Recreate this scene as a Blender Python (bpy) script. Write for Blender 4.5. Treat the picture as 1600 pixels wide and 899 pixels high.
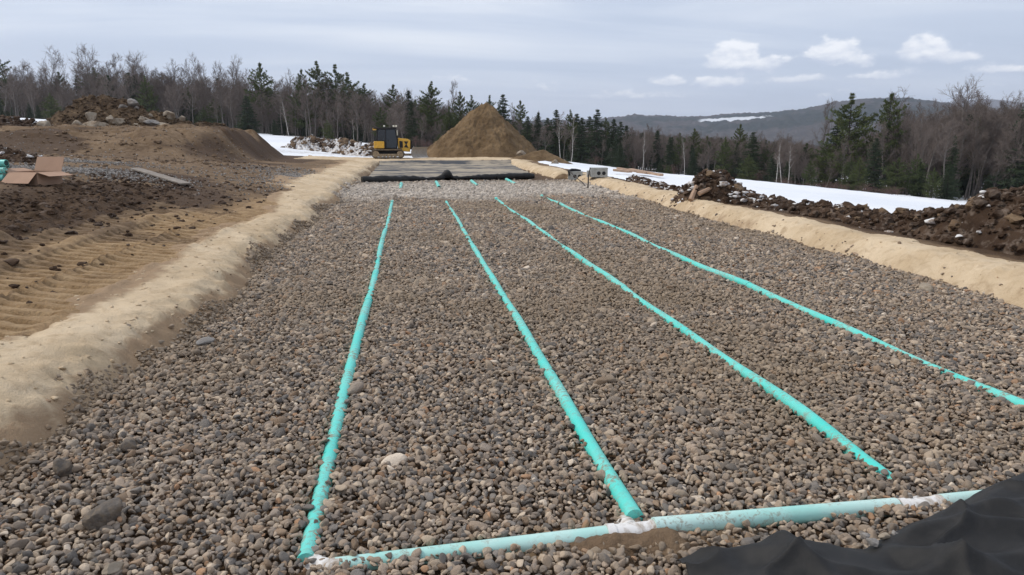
import bpy, math, random
import numpy as np
from mathutils import Vector, Matrix

scene = bpy.context.scene
for o in list(bpy.data.objects):
    bpy.data.objects.remove(o)
C = scene.collection
R = math.radians
rng = np.random.default_rng(7)
random.seed(7)

# ------------------------------------------------------------------ camera
CAM_H, PITCH, YAW, FPX = 2.1, R(11.405), R(7.83), 1155.0
cd = bpy.data.cameras.new('camera')
cd.sensor_width = 36; cd.lens = FPX * 36 / 1600
cd.clip_start = 0.05; cd.clip_end = 20000
cam = bpy.data.objects.new('camera', cd); C.objects.link(cam)
cam.location = (0, 0, CAM_H)
cam.rotation_euler = (math.pi / 2 - PITCH, 0, -YAW)
scene.camera = cam

# ------------------------------------------------------------------ sun, exposure
SUN_EL, SUN_AZ = R(46), R(292)          # azimuth clockwise from +Y: high on the left
sd = bpy.data.lights.new('sun', 'SUN'); sd.energy = 1.5; sd.angle = R(10); sd.color = (1, 0.93, 0.82)
sun = bpy.data.objects.new('sun', sd); C.objects.link(sun)
sv = Vector((math.sin(SUN_AZ) * math.cos(SUN_EL), math.cos(SUN_AZ) * math.cos(SUN_EL), math.sin(SUN_EL)))
sun.rotation_euler = sv.to_track_quat('Z', 'Y').to_euler()
scene.view_settings.view_transform = 'Standard'; scene.view_settings.look = 'None'
scene.view_settings.exposure = 0.55; scene.view_settings.gamma = 1.0
scene.view_settings.use_curve_mapping = False
scene.render.engine = 'CYCLES'
scene.cycles.use_denoising = True
scene.cycles.max_bounces = 5; scene.cycles.diffuse_bounces = 3; scene.cycles.volume_bounces = 1
scene.cycles.transparent_max_bounces = 4


# ------------------------------------------------------------------ node helper
class NT:
    def __init__(s, tree):
        s.t = tree; s.n = tree.nodes; s.l = tree.links
    def node(s, typ, **kw):
        n = s.n.new(typ)
        for k, v in kw.items():
            setattr(n, k, v)
        return n
    def put(s, sock, v):
        if isinstance(v, bpy.types.NodeSocket):
            s.l.new(v, sock)
        elif v is not None:
            if sock.type == 'RGBA' and hasattr(v, '__len__') and len(v) == 3:
                v = (*v, 1)
            sock.default_value = v
    def math(s, op, a, b=None, c=None, clamp=False):
        n = s.node('ShaderNodeMath', operation=op, use_clamp=clamp)
        s.put(n.inputs[0], a)
        if b is not None: s.put(n.inputs[1], b)
        if c is not None: s.put(n.inputs[2], c)
        return n.outputs[0]
    def vmath(s, op, a, b=None, out=0):
        n = s.node('ShaderNodeVectorMath', operation=op)
        s.put(n.inputs[0], a)
        if b is not None:
            s.put(n.inputs[3] if op == 'SCALE' else n.inputs[1], b)
        return n.outputs[out]
    def mix(s, f, a, b, blend='MIX'):
        n = s.node('ShaderNodeMix', data_type='RGBA', blend_type=blend, clamp_factor=True)
        s.put(n.inputs[0], f); s.put(n.inputs[6], a); s.put(n.inputs[7], b)
        return n.outputs[2]
    def noise(s, vec, scale, detail=4, rough=0.55, dist=0.0, out=0):
        n = s.node('ShaderNodeTexNoise')
        if vec is not None: s.put(n.inputs['Vector'], vec)
        s.put(n.inputs['Scale'], scale); s.put(n.inputs['Detail'], detail)
        s.put(n.inputs['Roughness'], rough); s.put(n.inputs['Distortion'], dist)
        return n.outputs[out]
    def mapr(s, v, a, b, c=0.0, d=1.0, smooth=False):
        n = s.node('ShaderNodeMapRange', interpolation_type='SMOOTHSTEP' if smooth else 'LINEAR')
        for i, q in enumerate((v, a, b, c, d)):
            s.put(n.inputs[i], q)
        return n.outputs[0]
    def ramp(s, v, stops):
        n = s.node('ShaderNodeValToRGB')
        e = n.color_ramp.elements
        while len(e) < len(stops): e.new(0.5)
        for q, (p, c) in zip(e, stops):
            q.position = p; q.color = (*c, 1)
        s.put(n.inputs[0], v)
        return n.outputs[0]


# ------------------------------------------------------------------ world: overcast sky with a broken cumulus bank low down
w = bpy.data.worlds.new('World'); scene.world = w; w.use_nodes = True
g = NT(w.node_tree); g.n.clear()
sky = g.node('ShaderNodeTexSky', sky_type='NISHITA', sun_disc=False, sun_elevation=SUN_EL, sun_rotation=SUN_AZ)
tc = g.node('ShaderNodeTexCoord').outputs['Generated']
sep = g.node('ShaderNodeSeparateXYZ'); g.put(sep.inputs[0], tc)
dx, dy, dz = sep.outputs
az = g.math('ARCTAN2', dx, dy)
el = g.math('ARCSINE', dz)
zz = g.math('ADD', g.math('MAXIMUM', dz, 0.0), 0.10)
comb = g.node('ShaderNodeCombineXYZ')
g.put(comb.inputs[0], g.math('DIVIDE', dx, zz)); g.put(comb.inputs[1], g.math('DIVIDE', dy, zz))
plane = comb.outputs[0]
mp = g.node('ShaderNodeMapping'); g.put(mp.inputs[0], plane)
mp.inputs['Rotation'].default_value = (0, 0, R(12)); mp.inputs['Scale'].default_value = (0.33, 1.0, 1)
n1 = g.noise(mp.outputs[0], 0.9, 7, 0.56, 0.5)
n2 = g.noise(plane, 0.35, 3, 0.5, 0.2)
cover = g.math('ADD', g.math('MULTIPLY', n1, 0.62), g.math('MULTIPLY', n2, 0.38))
strat = g.ramp(cover, [(0.38, (0.40, 0.46, 0.575)), (0.47, (0.475, 0.53, 0.64)), (0.55, (0.60, 0.64, 0.72)), (0.64, (0.77, 0.785, 0.815))])
clear = g.vmath('SCALE', sky.outputs[0], 0.11)
base = g.mix(0.12, strat, clear)
base = g.mix(g.mapr(el, 0.02, 0.20, 0.55, 0.0), base, (0.43, 0.50, 0.63))
# cumulus in azimuth / elevation
cv = g.node('ShaderNodeCombineXYZ')
g.put(cv.inputs[0], g.math('MULTIPLY', az, 1.0)); g.put(cv.inputs[1], g.math('MULTIPLY', el, 1.9))
cn = g.noise(cv.outputs[0], 34.0, 7, 0.60, 0.1)
cb = g.noise(cv.outputs[0], 6.0, 4, 0.5)
def blob(a0, e0, wa, we):
    a = g.math('DIVIDE', g.math('SUBTRACT', az, a0), wa)
    e = g.math('DIVIDE', g.math('SUBTRACT', el, e0), we)
    e = g.math('MULTIPLY', e, g.mapr(e, -0.3, 0.0, 1.7, 1.0))
    return g.math('EXPONENT', g.math('MULTIPLY', g.math('ADD', g.math('MULTIPLY', a, a), g.math('MULTIPLY', e, e)), -1.0)), e
def dirpx(px, py):
    u, v = (px - 800) / FPX, (py - 449.5) / FPX
    up = -math.sin(PITCH) - v * math.cos(PITCH); f = math.cos(PITCH) - v * math.sin(PITCH)
    return math.atan2(u, f) + YAW, math.atan2(up, math.hypot(u, f))
puffs = None; num = None; den = None
for px, py, wx, wy, k in ((1148, 97, 42, 20, 1.0), (1195, 104, 34, 13, .8), (1305, 88, 40, 17, .85), (1345, 98, 30, 12, .6),
                          (1445, 82, 34, 15, .9), (1490, 90, 40, 12, .55), (1120, 132, 50, 10, .75), (1050, 128, 50, 8, .5), (1250, 125, 60, 8, .5),
                          (700, 125, 40, 8, .45), (1000, 150, 120, 10, .35), (1400, 118, 90, 9, .45), (1560, 110, 60, 9, .5)):
    a0, e0 = dirpx(px, py)
    b, e_ = blob(a0, e0, wx * .95 / FPX, wy * 1.35 / FPX); b = g.math('MULTIPLY', b, k); be = g.math('MULTIPLY', b, e_)
    puffs = b if puffs is None else g.math('MAXIMUM', puffs, b)
    num = be if num is None else g.math('ADD', num, be); den = b if den is None else g.math('ADD', den, b)
band = g.math('MULTIPLY', blob(0.0, 0.055, 50.0, 0.045)[0], g.mapr(cb, 0.42, 0.7, 0, 0.55))
dens = g.math('ADD', g.math('MAXIMUM', g.math('MULTIPLY', puffs, 1.25), band), g.math('MULTIPLY', g.math('SUBTRACT', cn, 0.5), 1.1))
cmask = g.mapr(dens, 0.30, 0.58, 0, 1, True)
cup = g.vmath('ADD', cv.outputs[0], (0.004, 0.012, 0))
cn2 = g.noise(cup, 34.0, 4, 0.5, 0.1)
hgt = g.math('DIVIDE', num, g.math('ADD', den, 0.02))
lit = g.math('ADD', g.math('ADD', 0.42, g.math('MULTIPLY', hgt, 0.8)), g.math('ADD', g.math('MULTIPLY', g.math('SUBTRACT', cn, cn2), 1.8), g.math('MULTIPLY', g.math('SUBTRACT', dens, 0.6), 0.35)), clamp=True)
ccol = g.mix(lit, (0.45, 0.51, 0.625), (0.80, 0.815, 0.845))
base = g.mix(g.math('MULTIPLY', cmask, 0.95), base, ccol)
# below the horizon: plain dim ground tone (hidden by the terrain)
base = g.mix(g.mapr(dz, -0.03, -0.01, 1, 0), base, (0.2, 0.2, 0.2))
bg = g.node('ShaderNodeBackground'); bg.inputs[1].default_value = 0.1
g.put(bg.inputs[0], g.vmath('SCALE', base, 9.4))
wo = g.node('ShaderNodeOutputWorld'); g.l.new(bg.outputs[0], wo.inputs[0])


# ------------------------------------------------------------------ small tools
def P(px, py, d):
    """the point seen at photo pixel (px, py) at depth d metres"""
    u, v = (px - 800) / FPX, (py - 449.5) / FPX
    f = (math.cos(PITCH) - v * math.sin(PITCH)) * d; up = (-math.sin(PITCH) - v * math.cos(PITCH)) * d; r = u * d
    return Vector((r * math.cos(YAW) + f * math.sin(YAW), f * math.cos(YAW) - r * math.sin(YAW), CAM_H + up))

def hash2(ix, iy, seed):
    h = (ix.astype(np.int64) * 374761393 + iy.astype(np.int64) * 668265263 + seed * 1442695041) & 0xFFFFFFFF
    h = ((h ^ (h >> 13)) * 1274126177) & 0xFFFFFFFF
    h = (h ^ (h >> 16)) & 0xFFFFFFFF
    h = (h * 2246822519) & 0xFFFFFFFF
    return ((h ^ (h >> 15)) & 0xFFFFFF) / float(0xFFFFFF)

def vnoise(x, y, seed=0):
    x = np.asarray(x, float); y = np.asarray(y, float)
    ix = np.floor(x); iy = np.floor(y); fx = x - ix; fy = y - iy
    fx = fx * fx * (3 - 2 * fx); fy = fy * fy * (3 - 2 * fy)
    a = hash2(ix, iy, seed); b = hash2(ix + 1, iy, seed); c = hash2(ix, iy + 1, seed); d = hash2(ix + 1, iy + 1, seed)
    return (a * (1 - fx) + b * fx) * (1 - fy) + (c * (1 - fx) + d * fx) * fy

def fbm(x, y, seed=0, octv=4, gain=0.5):
    s = 0; a = 1; t = 0
    for i in range(octv):
        s = s + a * vnoise(x * 2 ** i + 17.3 * i, y * 2 ** i - 9.1 * i, seed + i); t += a; a *= gain
    return s / t - 0.5

def sstep(a, b, x):
    t = np.clip((x - a) / (b - a), 0, 1)
    return t * t * (3 - 2 * t)

def mesh_np(name, verts, faces, smooth=True):
    """faces: (n,3) or (n,4) int array"""
    verts = np.asarray(verts, np.float32); faces = np.asarray(faces, np.int32)
    me = bpy.data.meshes.new(name)
    k = faces.shape[1]
    me.vertices.add(len(verts)); me.vertices.foreach_set('co', verts.ravel())
    me.loops.add(faces.size); me.loops.foreach_set('vertex_index', faces.ravel())
    me.polygons.add(len(faces)); me.polygons.foreach_set('loop_start', np.arange(0, faces.size, k, dtype=np.int32))
    me.polygons.foreach_set('loop_total', np.full(len(faces), k, np.int32))
    me.polygons.foreach_set('use_smooth', np.full(len(faces), smooth))
    me.update(calc_edges=True); me.validate()
    return me

def link(name, me, m=None, parent=None):
    o = bpy.data.objects.new(name, me); C.objects.link(o)
    if m is not None and not me.materials: me.materials.append(m)
    if parent is not None: o.parent = parent
    return o

def empty(name, loc, rz=0.0):
    o = bpy.data.objects.new(name, None); C.objects.link(o)
    o.location = loc; o.rotation_euler = (0, 0, rz); o.empty_display_size = 0.2
    return o

def tag(o, label, cat, group=None):
    o['label'] = label; o['category'] = cat
    if group: o['group'] = group
    return o

def kind(o, k):
    o['kind'] = k
    return o

class MB:
    """collects polygons for ONE mesh object"""
    def __init__(s): s.v = []; s.f = []
    def add(s, verts, faces):
        b = len(s.v); s.v += [tuple(q) for q in verts]; s.f += [tuple(i + b for i in q) for q in faces]; return s
    def box(s, x0, x1, y0, y1, z0, z1, M=None):
        v = [Vector(q) for q in ((x0, y0, z0), (x1, y0, z0), (x1, y1, z0), (x0, y1, z0), (x0, y0, z1), (x1, y0, z1), (x1, y1, z1), (x0, y1, z1))]
        if M is not None: v = [M @ q for q in v]
        return s.add(v, [(0, 3, 2, 1), (4, 5, 6, 7), (0, 1, 5, 4), (1, 2, 6, 5), (2, 3, 7, 6), (3, 0, 4, 7)])
    def prism(s, prof, y0, y1):
        """profile [(x, z)] counter-clockwise seen from -y, extruded along y"""
        n = len(prof)
        return s.add([(x, y0, z) for x, z in prof] + [(x, y1, z) for x, z in prof],
                     [tuple(range(n)), tuple(range(2 * n - 1, n - 1, -1))] + [(i, i + n, (i + 1) % n + n, (i + 1) % n) for i in range(n)])
    def tube(s, pts, rad, n=10, cap=True):
        pts = [Vector(p) for p in pts]
        rad = rad if hasattr(rad, '__len__') else [rad] * len(pts)
        b = len(s.v); prev = None
        for i, p in enumerate(pts):
            d = (pts[min(i + 1, len(pts) - 1)] - pts[max(i - 1, 0)]).normalized()
            if prev is None:
                a = d.cross(Vector((0, 0, 1)))
                if a.length < 0.1: a = d.cross(Vector((1, 0, 0)))
            else:
                a = prev - d * prev.dot(d)
            a.normalize(); prev = a; c = d.cross(a)
            for k in range(n):
                t = 2 * math.pi * k / n
                s.v.append(tuple(p + (a * math.cos(t) + c * math.sin(t)) * rad[i]))
        for i in range(len(pts) - 1):
            for k in range(n):
                k2 = (k + 1) % n
                s.f.append((b + i * n + k, b + i * n + k2, b + (i + 1) * n + k2, b + (i + 1) * n + k))
        if cap:
            s.f.append(tuple(b + k for k in reversed(range(n)))); e = b + (len(pts) - 1) * n
            s.f.append(tuple(e + k for k in range(n)))
        return s
    def build(s, name, m, parent=None, smooth=False, bevel=0.0):
        me = bpy.data.meshes.new(name); me.from_pydata(s.v, [], s.f); me.update()
        if smooth:
            me.polygons.foreach_set('use_smooth', [True] * len(me.polygons))
            if hasattr(me, 'set_sharp_from_angle'): me.set_sharp_from_angle(angle=R(40))
        o = link(name, me, m, parent)
        if bevel:
            b = o.modifiers.new('bevel', 'BEVEL'); b.width = bevel; b.segments = 2; b.limit_method = 'ANGLE'
        return o


# ------------------------------------------------------------------ materials
def newmat(name):
    m = bpy.data.materials.new(name); m.use_nodes = True
    t = NT(m.node_tree); t.n.clear()
    b = t.node('ShaderNodeBsdfPrincipled'); o = t.node('ShaderNodeOutputMaterial')
    t.l.new(b.outputs[0], o.inputs[0])
    return m, t, b

def bump(t, b, h, strength=0.5, dist=0.02):
    n = t.node('ShaderNodeBump'); n.inputs['Strength'].default_value = strength; n.inputs['Distance'].default_value = dist
    t.put(n.inputs['Height'], h); t.l.new(n.outputs[0], b.inputs['Normal'])

def objco(t): return t.node('ShaderNodeTexCoord').outputs['Object']

def simple(name, col, rough=0.7, var=0.25, scale=6.0, metal=0.0, dirt=None, dirt_amt=0.5, bmp=0.0, spec=0.3, bscale=None):
    m, t, b = newmat(name)
    co = objco(t)
    n = t.noise(co, scale, 5, 0.6)
    dark = tuple(c * (1 - var) for c in col); lite = tuple(min(1, c * (1 + var)) for c in col)
    c = t.mix(t.mapr(n, 0.3, 0.7), dark, lite)
    if dirt:
        n2 = t.noise(co, scale * 1.7, 6, 0.65, 0.4)
        c = t.mix(t.math('MULTIPLY', t.mapr(n2, 0.45, 0.62), dirt_amt), c, dirt)
    t.put(b.inputs['Base Color'], c); b.inputs['Roughness'].default_value = rough; b.inputs['Metallic'].default_value = metal
    b.inputs['Specular IOR Level'].default_value = spec
    if bmp: bump(t, b, t.noise(co, bscale or scale * 6, 5, 0.65), bmp, 0.02)
    return m

def attr(t, name, typ='GEOMETRY'):
    n = t.node('ShaderNodeAttribute', attribute_name=name, attribute_type=typ)
    return n

# soil: masks come as a vertex colour (R dark wet mud, G tan sand, B pale crushed stone) that says what lies where
def soil_material():
    m, t, b = newmat('soil')
    co = objco(t)
    a = attr(t, 'cover'); s = t.node('ShaderNodeSeparateColor'); t.put(s.inputs[0], a.outputs['Color'])
    nb = t.noise(co, 0.5, 5, 0.6); nm = t.noise(co, 4.0, 6, 0.65, 0.3); nf = t.noise(co, 28.0, 5, 0.65)
    soil = t.mix(t.mapr(nb, 0.32, 0.68), (0.120, 0.072, 0.037), (0.225, 0.146, 0.080))
    soil = t.mix(t.mapr(nm, 0.4, 0.75, 0, 0.55), soil, (0.33, 0.24, 0.155))
    def edge(ch, k=0.55):
        return t.mapr(t.math('ADD', ch, t.math('MULTIPLY', t.math('SUBTRACT', nm, 0.5), k)), 0.32, 0.62, 0, 1, True)
    mud = t.mix(t.mapr(nf, 0.35, 0.7), (0.060, 0.033, 0.016), (0.128, 0.075, 0.039))
    tan = t.mix(t.mapr(nm, 0.35, 0.7), (0.31, 0.195, 0.095), (0.48, 0.33, 0.185))
    pale = t.mix(t.mapr(nf, 0.35, 0.65), (0.17, 0.15, 0.13), (0.40, 0.365, 0.33))
    c = t.mix(edge(s.outputs[1]), soil, tan)
    c = t.mix(edge(s.outputs[2]), c, pale)
    c = t.mix(edge(s.outputs[0]), c, mud)
    c = t.mix(t.mapr(nf, 0.4, 0.75, 0, 0.35), c, t.mix(1.0, c, (0.55, 0.52, 0.5), 'MULTIPLY'))
    t.put(b.inputs['Base Color'], c)
    t.put(b.inputs['Roughness'], t.mapr(edge(s.outputs[0]), 0, 1, 0.95, 0.85)); b.inputs['Specular IOR Level'].default_value = 0.25
    h = t.math('ADD', t.math('MULTIPLY', nm, 1.0), t.math('MULTIPLY', nf, 0.45))
    bump(t, b, h, 0.9, 0.10)
    return m

def sand_material(name, c0, c1, c2, belt=None):
    m, t, b = newmat(name)
    co = objco(t)
    nb = t.noise(co, 0.8, 5, 0.6); nm = t.noise(co, 5.0, 6, 0.62, 0.4); nf = t.noise(co, 60.0, 4, 0.7)
    c = t.mix(t.mapr(nb, 0.34, 0.66), c0, c1)
    c = t.mix(t.mapr(nm, 0.50, 0.74, 0, 0.75), c, c2)
    c = t.mix(t.mapr(nf, 0.4, 0.8, 0, 0.25), c, t.mix(1.0, c, (0.6, 0.56, 0.5), 'MULTIPLY'))
    if belt:
        a = attr(t, 'cover'); s = t.node('ShaderNodeSeparateColor'); t.put(s.inputs[0], a.outputs['Color'])
        c = t.mix(t.mapr(t.math('ADD', s.outputs[0], t.math('MULTIPLY', t.math('SUBTRACT', nm, .5), .9)), .35, .75), c, belt)
    t.put(b.inputs['Base Color'], c); b.inputs['Roughness'].default_value = 0.95; b.inputs['Specular IOR Level'].default_value = 0.15
    bump(t, b, t.math('ADD', nm, t.math('MULTIPLY', nf, 0.25)), 0.7, 0.07)
    return m

def snow_material():
    m, t, b = newmat('snow')
    co = objco(t)
    nb = t.noise(co, 0.12, 5, 0.6); nm = t.noise(co, 2.2, 6, 0.7); 
    c = t.mix(t.mapr(nb, 0.35, 0.7), (0.76, 0.79, 0.83), (0.86, 0.87, 0.89))
    a = attr(t, 'cover'); s = t.node('ShaderNodeSeparateColor'); t.put(s.inputs[0], a.outputs['Color'])
    d = t.mapr(t.math('ADD', s.outputs[0], t.math('MULTIPLY', t.math('SUBTRACT', nm, 0.5), 1.3)), 0.42, 0.75)
    c = t.mix(t.math('MULTIPLY', d, 0.8), c, (0.33, 0.27, 0.22))
    t.put(b.inputs['Base Color'], c); b.inputs['Roughness'].default_value = 0.75
    bump(t, b, nm, 0.4, 0.12)
    return m

def stone_material(name, tinted=True):
    m, t, b = newmat(name)
    co = objco(t)
    n = t.noise(co, 1.3, 6, 0.65); n2 = t.noise(co, 4.5, 5, 0.7)
    if tinted:
        base = attr(t, 'tint', 'INSTANCER').outputs['Color']
    else:
        base = (0.3, 0.26, 0.22)
    c = t.mix(t.mapr(n, 0.35, 0.7, 0, 0.5), base, t.mix(1.0, base, (0.55, 0.52, 0.5), 'MULTIPLY'))
    c = t.mix(t.mapr(n2, 0.52, 0.72, 0, 0.45), c, t.mix(0.6, base, (0.42, 0.37, 0.31)))
    t.put(b.inputs['Base Color'], c); b.inputs['Roughness'].default_value = 0.82; b.inputs['Specular IOR Level'].default_value = 0.3
    bump(t, b, n2, 0.35, 0.12)
    return m

def pipe_material(name, col, faded, dirt_lo, dirt_hi):
    m, t, b = newmat(name)
    co = objco(t)
    n = t.noise(co, 1.5, 4, 0.6); n2 = t.noise(co, 24.0, 6, 0.72, 0.5); n3 = t.noise(co, 3.0, 3, 0.5)
    c = t.mix(t.mapr(n, 0.35, 0.65), col, faded)
    spots = t.math('MULTIPLY', t.mapr(n2, dirt_lo, dirt_hi), t.mapr(n3, 0.38, 0.6))
    c = t.mix(t.math('MULTIPLY', spots, 0.85), c, (0.26, 0.20, 0.14))
    t.put(b.inputs['Base Color'], c); t.put(b.inputs['Roughness'], t.mapr(spots, 0, 1, 0.42, 0.9)); b.inputs['Specular IOR Level'].default_value = 0.4
    return m

def leaf_material(name, c0, c1, c2):
    m, t, b = newmat(name)
    co = objco(t); oi = t.node('ShaderNodeObjectInfo').outputs['Random']
    n = t.noise(co, 0.9, 4, 0.6)
    c = t.mix(t.mapr(n, 0.35, 0.68), c0, c1)
    c = t.mix(t.mapr(oi, 0.2, 1.0, 0, 0.7), c, c2)
    t.put(b.inputs['Base Color'], c); b.inputs['Roughness'].default_value = 0.75; b.inputs['Specular IOR Level'].default_value = 0.2
    return m

M = {}
M['soil'] = soil_material()
M['sand'] = sand_material('pale_sand', (0.52, 0.39, 0.245), (0.69, 0.55, 0.38), (0.41, 0.295, 0.18), (0.34, 0.235, 0.145))
M['pile'] = sand_material('brown_sand', (0.105, 0.066, 0.033), (0.225, 0.15, 0.08), (0.075, 0.046, 0.023))
M['mound'] = sand_material('mound_soil', (0.050, 0.031, 0.019), (0.115, 0.075, 0.043), (0.24, 0.165, 0.095))
M['clod'] = sand_material('dark_clod', (0.036, 0.021, 0.013), (0.095, 0.059, 0.037), (0.27, 0.215, 0.175))
M['clod_tan'] = sand_material('tan_clod', (0.14, 0.09, 0.055), (0.25, 0.175, 0.11), (0.09, 0.055, 0.033))
M['snow'] = snow_material()
M['dirty_snow'] = simple('dirty_snow', (0.68, 0.67, 0.66), 0.85, 0.15, 2.5, dirt=(0.21, 0.145, 0.10), dirt_amt=0.95, bmp=0.6)
M['stone'] = stone_material('stone')
M['boulder'] = simple('boulder', (0.33, 0.275, 0.21), 0.9, 0.3, 2.0, dirt=(0.16, 0.105, 0.06), dirt_amt=0.75, bmp=0.6, bscale=9)
M['rock_grey'] = simple('grey_rock', (0.27, 0.25, 0.23), 0.9, 0.35, 2.2, dirt=(0.14, 0.10, 0.065), dirt_amt=0.6, bmp=0.6, bscale=9)
M['rock_dark'] = simple('dark_rock', (0.15, 0.128, 0.108), 0.9, 0.4, 14.0, dirt=(0.20, 0.15, 0.10), dirt_amt=0.7, bmp=0.7, bscale=40)
M['pipe'] = pipe_material('teal_pipe', (0.07, 0.64, 0.55), (0.20, 0.66, 0.58), 0.48, 0.60)
M['pipe_faded'] = pipe_material('faded_pipe', (0.33, 0.66, 0.59), (0.56, 0.75, 0.70), 0.52, 0.64)
M['pvc_white'] = simple('white_fitting', (0.78, 0.76, 0.73), 0.5, 0.08, 5, dirt=(0.30, 0.23, 0.16), dirt_amt=0.95)
M['bore'] = simple('pipe_bore_shade', (0.02, 0.05, 0.045), 0.8, 0.2)  # darkened teal: shade inside the open pipe ends, put into the colour
M['card'] = simple('cardboard', (0.40, 0.255, 0.175), 0.9, 0.08, 3)
M['fabric'] = simple('black_geotextile', (0.0150, 0.0145, 0.0142), 0.62, 0.25, 7, spec=0.32, dirt=(0.05, 0.045, 0.04), dirt_amt=0.2, bmp=0.25, bscale=160)
M['concrete'] = simple('concrete', (0.40, 0.41, 0.39), 0.9, 0.12, 4, dirt=(0.26, 0.24, 0.2), dirt_amt=0.5, bmp=0.25)
M['black'] = simple('black_rubber_and_shade', (0.018, 0.018, 0.019), 0.7, 0.3)
M['wood_pale'] = simple('pale_lumber', (0.40, 0.27, 0.185), 0.85, 0.2, 4, bmp=0.3)
M['wood_grey'] = simple('weathered_board', (0.27, 0.235, 0.20), 0.85, 0.2, 3, dirt=(0.13, 0.09, 0.06), dirt_amt=0.4, bmp=0.3)
M['bark'] = simple('grey_bark', (0.150, 0.132, 0.118), 0.95, 0.35, 3)
M['twig'] = simple('grey_twig', (0.178, 0.142, 0.122), 0.95, 0.25, 1.5)
M['bark_dark'] = simple('dark_bark', (0.06, 0.05, 0.042), 0.95, 0.3, 3)
M['birch'] = simple('birch_bark', (0.50, 0.47, 0.43), 0.8, 0.15, 2.5, dirt=(0.10, 0.09, 0.08), dirt_amt=0.7)
M['needle_pine'] = leaf_material('pine_needles', (0.058, 0.078, 0.028), (0.140, 0.155, 0.055), (0.080, 0.106, 0.043))
M['needle_dark'] = leaf_material('spruce_needles', (0.034, 0.050, 0.027), (0.072, 0.092, 0.044), (0.046, 0.066, 0.038))
M['red_twig'] = simple('red_twig', (0.135, 0.082, 0.07), 0.9, 0.3, 2)
M['yellow'] = simple('yellow_paint', (0.74, 0.42, 0.05), 0.45, 0.12, 3, dirt=(0.30, 0.21, 0.11), dirt_amt=0.35)
M['dusty_steel'] = simple('dusty_steel', (0.33, 0.255, 0.165), 0.8, 0.25, 5, dirt=(0.12, 0.09, 0.06), dirt_amt=0.6)
M['track'] = simple('track_steel', (0.085, 0.068, 0.05), 0.75, 0.3, 6, dirt=(0.28, 0.2, 0.12), dirt_amt=0.4)
M['blade'] = simple('worn_blade', (0.36, 0.35, 0.33), 0.45, 0.15, 3, metal=0.3, dirt=(0.30, 0.22, 0.13), dirt_amt=0.4)
M['glass'] = simple('dark_glass', (0.012, 0.014, 0.017), 0.08, 0.2, spec=0.6)
M['panel'] = simple('slate_panel', (0.045, 0.055, 0.068), 0.35, 0.1)
M['lamp'] = simple('lamp_lens', (0.75, 0.72, 0.6), 0.3, 0.05)
M['house'] = simple('white_siding', (0.75, 0.75, 0.74), 0.8, 0.05, 0.3)
M['roofing'] = simple('grey_roofing', (0.12, 0.12, 0.13), 0.9, 0.1, 0.3)

# ------------------------------------------------------------------ terrain heights
TL_PX = [-420, -200, 0, 70, 365, 580, 700, 860, 1000, 1200, 1350, 1500, 1700, 2000]
TL_Y = [168, 176, 185, 188, 207, 225, 236, 252, 268, 290, 302, 316, 330, 350]
TL_D = [118, 115, 112, 110, 105, 95, 90, 85, 75, 62, 56, 52, 50, 48]
def treeline(px): return float(np.interp(px, TL_PX, TL_Y)), float(np.interp(px, TL_PX, TL_D))

ctrl = []
for px in TL_PX:
    y, d = treeline(px); p = P(px, y, d); ctrl.append(tuple(p))
    q = P(px, y, d + 35); ctrl.append((q.x, q.y, p.z + (0.0 if px < 600 else -0.8)))
for y in (-2, 3, 8, 13, 18, 24, 30, 38, 46, 54):
    ctrl.append((-3.1, y, 0.26)); ctrl.append((8.6, y, 0.27)); ctrl.append((-5.3, y, 0.48 + .08 * (y > 20))); ctrl.append((3, y, 0.1))
    ctrl.append((12.5, y, -0.05)); ctrl.append((-4.0, y, 0.37))
for y in (62, 66, 72): 
    for x in (-4, 3, 9): ctrl.append((x, y, 0.36))
ctrl += [(-7.0, 14, .72), (-7.0, 8, .66), (-6.8, 3, 0.62), (-8.6, 18.2, 1.03), (-10.5, 15, 1.12), (-10, 6, 1.05), (-9, 24, 1.1), (-7, 32, 0.85), (-6, 42, 0.6), (-8, 52, 0.5), (-12, 34, 1.25),
         (-20, 22, 1.5), (-30, 30, 1.9), (-30, 50, 2.2), (-14, 62, 0.7), (-20, 66, 1.3), (-6, 70, 0.4), (-14, 10, 1.5), (-20, 0, 1.9), (20, 10, -0.9), (20, 25, -0.7), (20, 45, -0.5),
         (30, 20, -1.9), (14, 62, -0.2), (0, -15, 0.3), (30, -5, -2.0), (-30, -10, 2.4)]
ctrl = np.array(ctrl)
def tps_fit(c):
    n = len(c); d = np.hypot(c[:, None, 0] - c[None, :, 0], c[:, None, 1] - c[None, :, 1])
    K = np.where(d > 0, d * d * np.log(d + 1e-9), 0) + np.eye(n) * 0.5
    Pm = np.c_[np.ones(n), c[:, :2]]
    A = np.zeros((n + 3, n + 3)); A[:n, :n] = K; A[:n, n:] = Pm; A[n:, :n] = Pm.T
    return np.linalg.solve(A, np.r_[c[:, 2], 0, 0, 0])
WT = tps_fit(ctrl)
def tps(x, y):
    r = np.hypot(x, y); k = np.where(r > 150, 150 / np.maximum(r, 1), 1.0); x = x * k; y = y * k
    out = WT[-3] + WT[-2] * x + WT[-1] * y
    for (cx, cy, _), wgt in zip(ctrl, WT[:-3]):
        d2 = (x - cx) ** 2 + (y - cy) ** 2
        out = out + wgt * 0.5 * d2 * np.log(d2 + 1e-9)
    return out

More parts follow.
